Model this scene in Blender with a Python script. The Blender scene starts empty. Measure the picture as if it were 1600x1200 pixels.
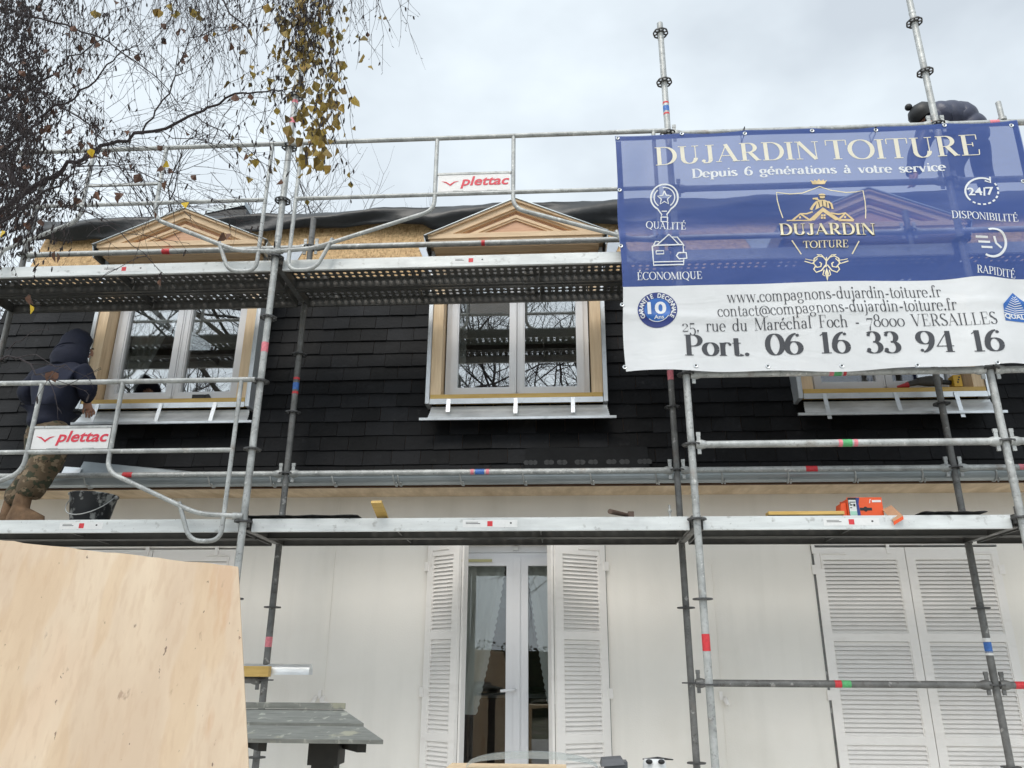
import bpy, bmesh, math, random
from mathutils import Vector, Matrix, Quaternion
random.seed(11)
PI=math.pi; rad=math.radians
scene=bpy.context.scene
COL=scene.collection
# ---------------------------------------------------------------- camera
F,PITCH,YAW,ROLL,EYE=1230.84,20.051,3.649,.354,1.5
_a,_b,_c=rad(PITCH),rad(YAW),rad(ROLL)
FW=Vector((-math.sin(_b)*math.cos(_a),math.cos(_b)*math.cos(_a),math.sin(_a)))
_r=Vector((math.cos(_b),math.sin(_b),0)); _u=_r.cross(FW)
RT=_r*math.cos(_c)+_u*math.sin(_c); UP=-_r*math.sin(_c)+_u*math.cos(_c)
CAM=Vector((0,0,EYE))
cd=bpy.data.cameras.new('camera'); cam=bpy.data.objects.new('camera',cd); COL.objects.link(cam)
m3=Matrix((RT,UP,-FW)).transposed()
cam.matrix_world=Matrix.Translation(CAM)@m3.to_4x4()
cd.sensor_width=36; cd.lens=36*F/1600; cd.clip_start=.05; cd.clip_end=2000
scene.camera=cam
scene.view_settings.view_transform='Standard'; scene.view_settings.look='None'
scene.view_settings.exposure=0.4; scene.view_settings.gamma=1
scene.cycles.max_bounces=8; scene.cycles.transparent_max_bounces=16
# ---------------------------------------------------------------- sky and sun
SUN_EL,SUN_AZ=48.0,200.0     # overcast: a broad pale glow behind the photographer
w=bpy.data.worlds.new('World'); scene.world=w; w.use_nodes=True
nt=w.node_tree; nt.nodes.clear()
N=nt.nodes.new; Lk=nt.links.new
out=N('ShaderNodeOutputWorld'); sky=N('ShaderNodeTexSky'); sky.sky_type='NISHITA'; sky.sun_disc=False
sky.sun_elevation=rad(SUN_EL); sky.sun_rotation=rad(SUN_AZ)
b1=N('ShaderNodeBackground'); b1.inputs['Strength'].default_value=.09; Lk(sky.outputs[0],b1.inputs[0])
tc=N('ShaderNodeTexCoord'); mp=N('ShaderNodeMapping'); mp.inputs['Scale'].default_value=(1.0,1.0,1.7)
n1=N('ShaderNodeTexNoise'); n1.inputs['Scale'].default_value=2.6; n1.inputs['Detail'].default_value=5; n1.inputs['Roughness'].default_value=.5
Lk(tc.outputs['Generated'],mp.inputs[0]); Lk(mp.outputs[0],n1.inputs['Vector'])
cr=N('ShaderNodeValToRGB'); cr.color_ramp.elements[0].position=.36; cr.color_ramp.elements[1].position=.66
cr.color_ramp.elements[0].color=(.52,.575,.63,1); cr.color_ramp.elements[1].color=(.76,.835,.885,1)
Lk(n1.outputs['Fac'],cr.inputs[0])
sd=Vector((math.sin(rad(SUN_AZ))*math.cos(rad(SUN_EL)),math.cos(rad(SUN_AZ))*math.cos(rad(SUN_EL)),math.sin(rad(SUN_EL))))
dp=N('ShaderNodeVectorMath'); dp.operation='DOT_PRODUCT'; dp.inputs[1].default_value=sd; Lk(tc.outputs['Generated'],dp.inputs[0])
mr=N('ShaderNodeMapRange'); mr.inputs['From Min'].default_value=.35; mr.inputs['From Max'].default_value=1
mr.inputs['To Min'].default_value=1.0; mr.inputs['To Max'].default_value=2.1; Lk(dp.outputs['Value'],mr.inputs['Value'])
b2=N('ShaderNodeBackground'); Lk(cr.outputs[0],b2.inputs[0]); Lk(mr.outputs[0],b2.inputs['Strength'])
mx=N('ShaderNodeMixShader'); mx.inputs[0].default_value=.93; Lk(b1.outputs[0],mx.inputs[1]); Lk(b2.outputs[0],mx.inputs[2]); Lk(mx.outputs[0],out.inputs[0])
sl=bpy.data.lights.new('sun','SUN'); sl.energy=1.5; sl.angle=rad(28); sl.color=(1,.93,.84)
so=bpy.data.objects.new('sun',sl); COL.objects.link(so); so.rotation_euler=(-sd).to_track_quat('-Z','Y').to_euler(); so.location=(0,-6,14)
# ---------------------------------------------------------------- helpers
def ray(px,py): return FW+RT*((px-800)/F)-UP*((py-600)/F)
def bp(px,py,Y):
    d=ray(px,py); return CAM+d*(Y/d.y)
def bz(px,py,Z):
    d=ray(px,py); return CAM+d*((Z-EYE)/d.z)
def L(k): return EYE+1.433+.5*k
def worg(o):
    v=Vector((0,0,0))
    while o: v=v+o.location; o=o.parent
    return v
class MB:
    def __init__(s): s.v=[]; s.f=[]; s.m=[]; s.mi=0; s.sm=[]
    def add(s,vs,fs,smooth=False):
        b=len(s.v); s.v+= [tuple(p) for p in vs]
        for f in fs: s.f.append([b+i for i in f]); s.m.append(s.mi); s.sm.append(smooth)
    def box(s,x0,y0,z0,x1,y1,z1):
        s.add([(x0,y0,z0),(x1,y0,z0),(x1,y1,z0),(x0,y1,z0),(x0,y0,z1),(x1,y0,z1),(x1,y1,z1),(x0,y1,z1)],
              [(0,3,2,1),(4,5,6,7),(0,1,5,4),(1,2,6,5),(2,3,7,6),(3,0,4,7)])
    def hexa(s,p): s.add(p,[(0,3,2,1),(4,5,6,7),(0,1,5,4),(1,2,6,5),(2,3,7,6),(3,0,4,7)])
    def obox(s,c,ax,ay,az):
        c=Vector(c);s.hexa([c-ax-ay-az,c+ax-ay-az,c+ax+ay-az,c-ax+ay-az,c-ax-ay+az,c+ax-ay+az,c+ax+ay+az,c-ax+ay+az])
    def tube(s,pts,r,n=8,cap=True,smooth=True):
        pts=[Vector(p) for p in pts]; k=len(pts)
        if k<2: return
        rs=r if isinstance(r,(list,tuple)) else [r]*k
        t=(pts[1]-pts[0]).normalized(); a=Vector((0,0,1)) if abs(t.z)<.9 else Vector((1,0,0))
        nx=t.cross(a).normalized(); vs=[]
        for i in range(k):
            t2=(pts[min(i+1,k-1)]-pts[max(i-1,0)])
            if t2.length<1e-9: t2=t
            t2=t2.normalized(); nx=(nx-t2*nx.dot(t2))
            if nx.length<1e-6: nx=t2.cross(Vector((.3,.5,.8)))
            nx=nx.normalized(); ny=t2.cross(nx)
            for j in range(n):
                q=2*PI*j/n; vs.append(pts[i]+(nx*math.cos(q)+ny*math.sin(q))*rs[i])
        fs=[(i*n+j,i*n+(j+1)%n,(i+1)*n+(j+1)%n,(i+1)*n+j) for i in range(k-1) for j in range(n)]
        s.add(vs,fs,smooth)
        if cap: s.add(vs[:n],[tuple(range(n))[::-1]]); s.add(vs[-n:],[tuple(range(n))])
    def prism(s,poly,y0,y1):                       # polygon in X/Z, extruded along Y
        n=len(poly); vs=[(x,y0,z) for x,z in poly]+[(x,y1,z) for x,z in poly]
        s.add(vs,[tuple(range(n)),tuple(range(n,2*n))[::-1]]+[(i,n+i,n+(i+1)%n,(i+1)%n) for i in range(n)])
    def ringprism(s,o,i,y0,y1):                    # outline o minus outline i (same count), extruded along Y
        n=len(o)
        for k in range(n):
            a,b,c,d=o[k],o[(k+1)%n],i[(k+1)%n],i[k]; s.prism([a,b,c,d],y0,y1)
    def xprism(s,poly,x0,x1):                      # polygon in Y/Z, extruded along X
        n=len(poly); vs=[(x0,y,z) for y,z in poly]+[(x1,y,z) for y,z in poly]
        s.add(vs,[tuple(range(n)),tuple(range(n,2*n))[::-1]]+[(i,n+i,n+(i+1)%n,(i+1)%n) for i in range(n)])
    def lathe(s,prof,c,n=20,smooth=True):
        c=Vector(c);k=len(prof);vs=[c+Vector((r*math.cos(2*PI*j/n),r*math.sin(2*PI*j/n),z)) for r,z in prof for j in range(n)]
        s.add(vs,[(i*n+j,i*n+(j+1)%n,(i+1)*n+(j+1)%n,(i+1)*n+j) for i in range(k-1) for j in range(n)],smooth)
    def ball(s,c,rx,ry=None,rz=None,n=12,m=8):
        ry=ry or rx; rz=rz or rx; c=Vector(c)
        vs=[c+Vector((rx*math.cos(2*PI*j/n)*math.sin(PI*i/m),ry*math.sin(2*PI*j/n)*math.sin(PI*i/m),rz*math.cos(PI*i/m))) for i in range(m+1) for j in range(n)]
        s.add(vs,[(i*n+j,(i+1)*n+j,(i+1)*n+(j+1)%n,i*n+(j+1)%n) for i in range(m) for j in range(n)],True)
    def build(s,name,mats,parent=None,fix=True):
        org=worg(parent) if parent else Vector((0,0,0))
        if parent is None and s.v:
            xs=[p[0] for p in s.v];ys=[p[1] for p in s.v];zs=[p[2] for p in s.v]
            base=Vector(((min(xs)+max(xs))/2,(min(ys)+max(ys))/2,min(zs)))
        else: base=Vector((0,0,0))
        off=org+base
        me=bpy.data.meshes.new(name); me.from_pydata([(p[0]-off.x,p[1]-off.y,p[2]-off.z) for p in s.v],[],s.f)
        me.polygons.foreach_set('material_index',s.m); me.polygons.foreach_set('use_smooth',s.sm)
        for q in (mats if isinstance(mats,(list,tuple)) else [mats]): me.materials.append(q)
        if fix:
            bm=bmesh.new(); bm.from_mesh(me); bmesh.ops.recalc_face_normals(bm,faces=bm.faces); bm.to_mesh(me); bm.free()
        me.update()
        o=bpy.data.objects.new(name,me); COL.objects.link(o); o.location=base
        if parent: o.parent=parent
        return o
def empty(name,loc,parent=None):
    o=bpy.data.objects.new(name,None); COL.objects.link(o); o.location=loc; o.empty_display_size=.1
    if parent: o.parent=parent; o.location=Vector(loc)-worg(parent)
    return o
def tag(o,label=None,cat=None,group=None,kind=None):
    if label: o['label']=label
    if cat: o['category']=cat
    if group: o['group']=group
    if kind: o['kind']=kind
    return o
def inst(src,name,pos,parent):
    o=src.copy(); o.name=name; COL.objects.link(o); o.parent=parent; o.location=Vector(pos)-worg(parent); return o
def fillet(pts,r=.05,n=5):
    pts=[Vector(p) for p in pts]; o=[pts[0]]
    for i in range(1,len(pts)-1):
        a,b,c=pts[i-1],pts[i],pts[i+1]; d1=min(r,(a-b).length*.49); d2=min(r,(c-b).length*.49)
        p=b+(a-b).normalized()*d1; q=b+(c-b).normalized()*d2
        for k in range(n+1):
            t=k/n; o.append(p*(1-t)**2+b*2*t*(1-t)+q*t*t)
    o.append(pts[-1]); return o
# ---------------------------------------------------------------- materials
MAT={}
def M(name,col,rough=.6,metal=0.,var=.12,scale=6,bump=0.,bscale=60,stretch=None,col2=None,spec=None,detail=6,ramp=(.3,.7),coord='Object'):
    m=bpy.data.materials.new(name); m.use_nodes=True; t=m.node_tree; p=t.nodes['Principled BSDF']
    p.inputs['Roughness'].default_value=rough; p.inputs['Metallic'].default_value=metal
    if spec is not None: p.inputs['Specular IOR Level'].default_value=spec
    tc=t.nodes.new('ShaderNodeTexCoord'); mp=t.nodes.new('ShaderNodeMapping')
    if stretch: mp.inputs['Scale'].default_value=stretch
    t.links.new(tc.outputs[coord],mp.inputs[0])
    n=t.nodes.new('ShaderNodeTexNoise'); n.inputs['Scale'].default_value=scale; n.inputs['Detail'].default_value=detail; n.inputs['Roughness'].default_value=.62
    t.links.new(mp.outputs[0],n.inputs['Vector'])
    r=t.nodes.new('ShaderNodeValToRGB'); e=r.color_ramp.elements
    c1=[min(1,x*(1-var)) for x in col]; c2=list(col2) if col2 else [min(1,x*(1+var)) for x in col]
    e[0].color=(*c1,1); e[1].color=(*c2,1); e[0].position,e[1].position=ramp
    t.links.new(n.outputs['Fac'],r.inputs[0]); t.links.new(r.outputs[0],p.inputs['Base Color'])
    if bump:
        n2=t.nodes.new('ShaderNodeTexNoise'); n2.inputs['Scale'].default_value=bscale; n2.inputs['Detail'].default_value=5
        t.links.new(mp.outputs[0],n2.inputs['Vector'])
        b=t.nodes.new('ShaderNodeBump'); b.inputs['Strength'].default_value=bump; b.inputs['Distance'].default_value=.01
        t.links.new(n2.outputs['Fac'],b.inputs['Height']); t.links.new(b.outputs[0],p.inputs['Normal'])
    MAT[name]=m; return m
def overlay(m,scale,lo,hi,col,stretch=None,fac=1.0,kind='noise',detail=8,coord='Object',rough=.55):
    """mix a second colour into a material where a noise passes a threshold (stains, specks, splashes)"""
    t=m.node_tree; p=t.nodes['Principled BSDF']; src=p.inputs['Base Color'].links[0].from_socket
    tc=t.nodes.new('ShaderNodeTexCoord'); mp=t.nodes.new('ShaderNodeMapping')
    if stretch: mp.inputs['Scale'].default_value=stretch
    mp.inputs['Location'].default_value=(scale*.37,1.7,scale*.11)
    t.links.new(tc.outputs[coord],mp.inputs[0])
    if kind=='noise':
        n=t.nodes.new('ShaderNodeTexNoise'); n.inputs['Detail'].default_value=detail; n.inputs['Roughness'].default_value=rough; o=n.outputs['Fac']
    else:
        n=t.nodes.new('ShaderNodeTexVoronoi'); o=n.outputs['Distance']
    n.inputs['Scale'].default_value=scale; t.links.new(mp.outputs[0],n.inputs['Vector'])
    mr=t.nodes.new('ShaderNodeMapRange'); mr.inputs['From Min'].default_value=lo; mr.inputs['From Max'].default_value=hi; mr.inputs['To Max'].default_value=fac
    t.links.new(o,mr.inputs['Value'])
    mx=t.nodes.new('ShaderNodeMix'); mx.data_type='RGBA'; mx.inputs['B'].default_value=(*col,1)
    t.links.new(mr.outputs[0],mx.inputs['Factor']); t.links.new(src,mx.inputs['A']); t.links.new(mx.outputs['Result'],p.inputs['Base Color'])
    return m
def island(m,amt):
    """per-piece tone: every loose piece of the mesh gets its own value"""
    t=m.node_tree; p=t.nodes['Principled BSDF']; src=p.inputs['Base Color'].links[0].from_socket
    g=t.nodes.new('ShaderNodeNewGeometry'); mr=t.nodes.new('ShaderNodeMapRange'); mr.inputs['To Min'].default_value=1-amt; mr.inputs['To Max'].default_value=1+amt
    t.links.new(g.outputs['Random Per Island'],mr.inputs['Value'])
    h=t.nodes.new('ShaderNodeHueSaturation'); t.links.new(mr.outputs[0],h.inputs['Value']); t.links.new(src,h.inputs['Color']); t.links.new(h.outputs[0],p.inputs['Base Color'])
    return m
galv=M('galvanised steel',(.43,.44,.43),.5,.3,.3,9,.15,50); overlay(galv,55,.56,.7,(.16,.16,.15),fac=.6); overlay(galv,22,.60,.68,(.72,.72,.69),fac=.75,detail=10); overlay(galv,6,.62,.74,(.24,.17,.12),fac=.5,detail=9)
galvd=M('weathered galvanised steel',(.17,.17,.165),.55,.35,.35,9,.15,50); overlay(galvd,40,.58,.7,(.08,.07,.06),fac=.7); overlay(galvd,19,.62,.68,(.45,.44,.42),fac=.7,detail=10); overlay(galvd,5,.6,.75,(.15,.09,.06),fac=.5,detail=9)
rosm=M('dark rosette steel',(.10,.10,.10),.5,.5,.3,20)
deckm=M('shaded deck steel',(.13,.128,.122),.42,.5,.25,5,.1,30,stretch=(.3,2,2)); overlay(deckm,14,.55,.75,(.14,.13,.12),fac=.7)  # galvanised plank steel with the underside shade put into its colour
deckside=M('lit deck edge steel',(.68,.70,.69),.42,.2,.15,5,.05,30,stretch=(.4,3,3)); overlay(deckside,18,.6,.72,(.25,.24,.22),fac=.6); overlay(deckside,4,.55,.75,(.42,.43,.43),fac=.6,detail=9,stretch=(.6,1,1)); overlay(deckside,45,.66,.72,(.10,.09,.08),fac=.6)  # same plank steel, colour brightened for the lit front face
zinc=M('bright zinc',(.74,.76,.77),.34,.5,.25,5,.05,20,stretch=(.6,2,2))
zincw=M('new zinc strip',(.74,.77,.79),.33,.5,.1,7); overlay(zincw,16,.58,.7,(.4,.42,.44),fac=.5)
gutm=M('gutter zinc',(.36,.40,.42),.36,.6,.2,3,stretch=(.4,1,1)); overlay(gutm,5,.5,.75,(.58,.62,.64),fac=.5,stretch=(.5,1,1))
rend=M('white render',(.86,.825,.765),.9,0,.03,1.2,.12,90); overlay(rend,2.3,.55,.8,(.68,.66,.62),fac=.35,stretch=(1,1,.45)); overlay(rend,60,.725,.76,(.3,.28,.25),fac=.55); overlay(rend,1.6,.50,.72,(.60,.575,.52),stretch=(3.2,1,.28),fac=.22,detail=9); overlay(rend,.9,.56,.74,(.70,.66,.58),fac=.4)
shut=M('painted shutter',(.87,.84,.805),.55,0,.03,3); overlay(shut,16,.55,.75,(.64,.60,.56),fac=.3,stretch=(.4,.4,1))
pvc=M('white window frame',(.80,.80,.815),.35,0,.02,3)
slate=M('black slate',(.0078,.0081,.0092),.58,0,.35,4,.3,40,spec=.17); overlay(slate,9,.62,.75,(.026,.027,.029),fac=.5); overlay(slate,13,.66,.74,(.05,.05,.05),fac=.35,detail=10); island(slate,.6)
memb=M('black roofing membrane',(.011,.012,.013),.42,0,.2,4,.5,6)
osb=M('osb sheet',(.56,.35,.16),.75,0,.3,26,.25,60,stretch=(1,1,1.8),col2=(.76,.52,.27),detail=3)
overlay(osb,38,.55,.62,(.30,.165,.06),stretch=(1.9,1,.7),fac=.7,detail=2)
timb=M('new timber',(.80,.575,.35),.6,0,.15,3,.08,40,stretch=(14,14,1.2),col2=(.86,.67,.45)); overlay(timb,7,.70,.78,(.30,.17,.08),fac=.8,detail=2)
timbx=M('pale moulding timber',(.72,.51,.31),.6,0,.15,3,.05,40,stretch=(1.2,14,14),col2=(.80,.60,.39)); overlay(timbx,7,.72,.78,(.28,.15,.07),fac=.8,detail=2)
cedar=M('red cedar boards',(.58,.33,.20),.6,0,.14,3,.05,40,stretch=(1.0,14,16),col2=(.68,.42,.27))
yell=M('treated batten',(.60,.38,.10),.6,0,.15,3,stretch=(1.2,14,14),col2=(.68,.46,.15)); overlay(yell,8,.70,.76,(.25,.13,.04),fac=.8,detail=2)
soff=M('soffit boards',(.66,.50,.32),.65,0,.2,3,.05,30,stretch=(3.5,1,1),col2=(.80,.64,.46)); overlay(soff,2.5,.5,.75,(.40,.26,.13),fac=.45)
dwood=M('dark fascia timber',(.13,.07,.04),.7,0,.3,5,stretch=(1,8,8))
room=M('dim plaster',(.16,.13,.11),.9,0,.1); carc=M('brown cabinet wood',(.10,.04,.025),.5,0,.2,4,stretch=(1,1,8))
pale=M('pale worktop',(.6,.62,.66),.4,0,.05)
red=M('red tape',(.62,.04,.05),.45,0,.2,60); pinkt=M('pink tape',(.75,.22,.26),.45,0,.25,60); blue=M('blue tape',(.05,.16,.48),.45,0,.3,60); green=M('green tape',(.10,.42,.16),.45,0,.25,60); white=M('white sticker',(.74,.74,.73),.5,0,.05,40)
redp=M('sign red',(.66,.03,.06),.4,0,.05); wpl=M('white sign plate',(.77,.76,.75),.35,0,.04,5); overlay(wpl,14,.66,.74,(.45,.43,.4),fac=.5)
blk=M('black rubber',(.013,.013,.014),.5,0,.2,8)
# glass: clear pane that also mirrors the sky
def glass(name,f0):
    m=bpy.data.materials.new(name); m.use_nodes=True; t=m.node_tree; t.nodes.clear()
    o=t.nodes.new('ShaderNodeOutputMaterial'); mx=t.nodes.new('ShaderNodeMixShader'); tr=t.nodes.new('ShaderNodeBsdfTransparent'); gl=t.nodes.new('ShaderNodeBsdfGlossy')
    gl.inputs['Roughness'].default_value=.004; tr.inputs[0].default_value=(.90,.92,.91,1)
    fr=t.nodes.new('ShaderNodeLayerWeight'); fr.inputs['Blend'].default_value=.35
    mr=t.nodes.new('ShaderNodeMapRange'); mr.inputs['To Min'].default_value=f0; mr.inputs['To Max'].default_value=1
    nz=t.nodes.new('ShaderNodeTexNoise'); nz.inputs['Scale'].default_value=1.7; tcc=t.nodes.new('ShaderNodeTexCoord'); bu=t.nodes.new('ShaderNodeBump'); bu.inputs['Strength'].default_value=.05; bu.inputs['Distance'].default_value=.02
    t.links.new(tcc.outputs['Object'],nz.inputs['Vector']); t.links.new(nz.outputs['Fac'],bu.inputs['Height']); t.links.new(bu.outputs[0],gl.inputs['Normal'])
    t.links.new(fr.outputs['Fresnel'],mr.inputs['Value']); t.links.new(mr.outputs[0],mx.inputs[0]); t.links.new(tr.outputs[0],mx.inputs[1]); t.links.new(gl.outputs[0],mx.inputs[2]); t.links.new(mx.outputs[0],o.inputs[0])
    MAT[name]=m; return m
wglass=glass('window glass',.30); dglass=glass('door glass',.06)
def sheer(name,col,alpha,transl=.4):
    m=bpy.data.materials.new(name); m.use_nodes=True; t=m.node_tree; p=t.nodes['Principled BSDF']
    p.inputs['Base Color'].default_value=(*col,1); p.inputs['Roughness'].default_value=.9; p.inputs['Alpha'].default_value=alpha
    MAT[name]=m; return m
voile=sheer('sheer curtain',(.86,.86,.81),.82); lace=sheer('lace edging',(.85,.85,.83),.92)
# ================================================================ ground
g=MB(); g.add([(-400,-400,0),(400,-400,0),(400,400,0),(-400,400,0)],[(0,1,2,3)])
grm=M('garden ground',(.10,.105,.06),.95,0,.4,.8,.5,30); overlay(grm,1.5,.5,.65,(.22,.19,.15),fac=.8)
tag(g.build('ground',grm,fix=False),kind='structure')
ter=M('terrace slabs',(.58,.56,.52),.85,0,.12,3,.2,30); overlay(ter,5,.55,.7,(.25,.24,.21),fac=.5)
g=MB()
for i in range(30):
    for j in range(22):
        x,y=-9+i*.6,-6.8+j*.6; g.box(x+.004,y+.004,.004,x+.596,min(y+.596,6.37),.03)
tag(g.build('bounce_paving',ter),kind='structure')  # unseen pale slabs, added to bounce light up onto the facade
# ================================================================ house
WY=6.38; HX0,HX1=-5.42,9.0
house=empty('house',(1.8,WY,0)); tag(house,'white rendered house with black slate mansard roof under renovation behind the scaffold','house')
dl=bp(672,855,WY); dr=bp(943,850,WY); DX0,DX1=dl.x,dr.x; DZ1=bp(800,850,WY).z; DZ0=.32
sl0=bp(1268,855,WY); sr1=bp(1556,850,WY); SX0,SX1=sl0.x,sr1.x; SZ1=bp(1400,853,WY).z
LX1=bp(368,880,WY).x; LX0=LX1-(SX1-SX0)
ZS=EYE+1.355                                            # soffit height
mb=MB()
for a,b2_ in ((HX0,LX0),(LX1,DX0),(DX1,SX0),(SX1,HX1)): mb.box(a,WY,0,b2_,WY+.28,ZS+.1)
for a,b2_ in ((LX0,LX1),(SX0,SX1)):
    mb.box(a,WY,SZ1,b2_,WY+.28,ZS+.1); mb.box(a,WY,0,b2_,WY+.28,.35)
mb.box(DX0,WY,DZ1,DX1,WY+.28,ZS+.1); mb.box(DX0,WY,0,DX1,WY+.28,DZ0)
mb.box(HX0,WY+.28,0,HX0+.28,13,ZS+.1); mb.box(HX1-.28,WY+.28,0,HX1,13,ZS+.1); mb.box(HX0+.28,12.72,0,HX1-.28,13,ZS+.1)
# thin raised joint strips and the pale service boss lines seen on the render
for px in (516,):
    x=bp(px,950,WY).x; mb.box(x-.006,WY-.006,.1,x+.006,WY-.0005,ZS)
x=bp(1122,1000,WY).x; mb.box(x-.004,WY-.005,.1,x+.004,WY-.0005,2.3)
wall=mb.build('facade_wall',rend,house)
mb=MB()
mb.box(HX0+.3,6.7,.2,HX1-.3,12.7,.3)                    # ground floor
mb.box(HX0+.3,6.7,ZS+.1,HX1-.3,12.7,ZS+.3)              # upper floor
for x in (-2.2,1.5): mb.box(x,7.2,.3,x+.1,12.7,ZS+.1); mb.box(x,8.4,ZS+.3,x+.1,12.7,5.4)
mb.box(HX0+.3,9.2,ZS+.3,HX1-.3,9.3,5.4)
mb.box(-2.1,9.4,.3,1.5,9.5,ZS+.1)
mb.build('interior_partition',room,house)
# what can be made out through the garden door
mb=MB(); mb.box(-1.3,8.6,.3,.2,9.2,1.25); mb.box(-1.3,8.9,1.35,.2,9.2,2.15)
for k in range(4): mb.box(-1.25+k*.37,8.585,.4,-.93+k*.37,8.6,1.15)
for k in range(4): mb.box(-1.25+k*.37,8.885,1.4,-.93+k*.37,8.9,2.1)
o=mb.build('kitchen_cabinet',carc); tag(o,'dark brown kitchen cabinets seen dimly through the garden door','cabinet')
mb=MB(); mb.box(-1.32,8.55,1.25,.22,9.2,1.29); o2=mb.build('worktop',pale,o)
mb=MB(); mb.box(.05,7.5,1.02,.75,8.1,1.06)
o=mb.build('tabletop',pale); e=empty('side_table',(.4,7.8,.3)); tag(e,'small pale topped table just inside the garden door','table')
o.parent=e; o.location=o.location-Vector((.4,7.8,.3))
mb=MB()
for x in (.1,.68):
    for y in (7.55,8.03): mb.box(x,y,.3,x+.05,y+.05,1.02)
mb.build('leg',carc,e)
# soffit, fascia, gutter
mb=MB(); mb.box(HX0-.1,6.03,ZS,HX1,WY,ZS+.02); mb.build('soffit',soff,house)
mb=MB(); mb.box(HX0-.1,6.005,ZS-.004,HX1,6.03,ZS+.12); mb.build('fascia',dwood,house)
mb=MB(); GY,GR,GZ=5.935,.066,ZS+.062
n=10; prof=[(GY+GR*math.cos(PI+PI*k/n),GZ+GR*math.sin(PI+PI*k/n)) for k in range(n+1)]
inn=[(GY+(GR-.004)*math.cos(PI+PI*k/n),GZ+(GR-.004)*math.sin(PI+PI*k/n)) for k in range(n+1)]
mb.xprism(prof+inn[::-1],HX0-.12,HX1); mb.tube([(HX0-.12,GY-GR,GZ),(HX1,GY-GR,GZ)],.009,8)
gut=mb.build('gutter',gutm,house)
for px in (135,328,424,520,615,719,817,922,1024,1127,1230,1335,1440,1555):
    x=bp(px,750,5.9).x; mb=MB()
    for dx in (0,.035) if px in (615,) else (0,):
        mb.tube([(x+dx-.0+.02*math.sin(k*.2),GY+(GR+.004)*math.cos(PI+PI*k/8),GZ+(GR+.004)*math.sin(PI+PI*k/8)) for k in range(9)],.007,6)
        mb.tube([(x+dx+.025,GY-.05,GZ-.055),(x+dx+.028,GY-.02,GZ-.08)],.006,6)
    mb.build('gutter_bracket',galv,gut)
# ---------------- mansard: slope plane Y(z)
MZ0,MZ1=ZS+.075,EYE+4.0; MY0,MY1=6.075,6.40
def my(z): return MY0+(MY1-MY0)*(z-MZ0)/(MZ1-MZ0)
def hipx(z): return -5.40+(.47)*(z-MZ0)/(MZ1-MZ0)
DC=[-3.30,-.352,2.632,5.6]                              # dormer centres
YD=6.03; DWH=.705; DZB=bp(807,621,YD).z                 # dormer face, half width, sill height
DZT=EYE+3.42
cuts=[(c-DWH-.01,c+DWH+.01,DZB-.02,DZT+.2) for c in DC]
mb=MB()
xs=[HX0+.02]
zs=[MZ0-.05]+[DZB-.02,DZT+.2,MZ1]
def strip(x0,x1,z0,z1,dy=.03,th=.02,m=mb):
    a,b_=my(z0)+dy,my(z1)+dy
    h0=max(x0,hipx(z0)) ; h1=max(x0,hipx(z1))
    m.hexa([(h0,a,z0),(x1,a,z0),(x1,a+th,z0),(h0,a+th,z0),(h1,b_,z1),(x1,b_,z1),(x1,b_+th,z1),(h1,b_+th,z1)])
strip(-9,HX1,MZ0-.05,DZB-.02); ed=[-9]+[v for c in cuts for v in c[:2]]+[HX1]
for k in range(0,len(ed),2): strip(ed[k],ed[k+1],DZB-.02,EYE+3.24)
mb.build('roof_boarding',dwood,house)
mb=MB()
for k in range(0,len(ed),2): strip(ed[k],ed[k+1],EYE+3.24,DZT+.2,dy=.012,th=.035,m=mb)
strip(-9,HX1,DZT+.2,MZ1,dy=.012,th=.035,m=mb)
mb.build('osb_panel',osb,house)
# slates
SW,SH=.235,.128; mb=MB(); rnd=random.Random(3)
z=MZ0+.0; row=0
while z<EYE+3.2:
    off=(row%2)*SW/2+rnd.uniform(-.01,.01); x=HX0-.3+off
    while x<HX1:
        a,b_=x+.0018,x+SW-.0018; a=max(a,hipx(z+.06)); z1=z+SH+.02
        segs=[(a,b_)] if b_-a>.02 else []
        for c in cuts:
            if z+SH>c[2]+.05 and z<c[3]:
                ns=[]
                for (p,q) in segs:
                    if q<=c[0] or p>=c[1]: ns.append((p,q))
                    else:
                        if p<c[0]-.02: ns.append((p,c[0]))
                        if q>c[1]+.02: ns.append((c[1],q))
                segs=ns
        for p,q in segs:
            j=rnd.uniform(-.003,.003); t0=.017+rnd.uniform(-.003,.004); t1=.004
            ya,yb=my(z)+.026,my(z1)+.026; sk=rnd.uniform(-.0025,.0025)
            mb.hexa([(p,ya-t0,z+j+sk),(q,ya-t0,z+j-sk),(q,ya-t0+.007,z+j-sk),(p,ya-t0+.007,z+j+sk),(p,yb-t1,z1),(q,yb-t1,z1),(q,yb-t1+.006,z1),(p,yb-t1+.006,z1)])
        x+=SW
    z+=SH; row+=1
mb.build('slate_cladding',slate,house)
# hip end cheek and roof deck behind
mb=MB(); mb.hexa([(HX0,MY0+.06,MZ0-.1),(HX0+.03,MY0+.06,MZ0-.1),(HX0+.03,13,MZ0-.1),(HX0,13,MZ0-.1),(-4.95,MY1+.06,MZ1),(-4.92,MY1+.06,MZ1),(-4.92,12.6,MZ1),(-4.95,12.6,MZ1)])
mb.build('hip_cheek',dwood,house)
mb=MB(); mb.hexa([(-5.0,MY1-.02,MZ1),(HX1,MY1-.02,MZ1),(HX1,12.9,MZ1+.7),(-5.0,12.9,MZ1+.7),(-5.0,MY1-.02,MZ1+.06),(HX1,MY1-.02,MZ1+.06),(HX1,12.9,MZ1+.78),(-5.0,12.9,MZ1+.78)])
mb.build('roof_deck',memb,house)
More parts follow.
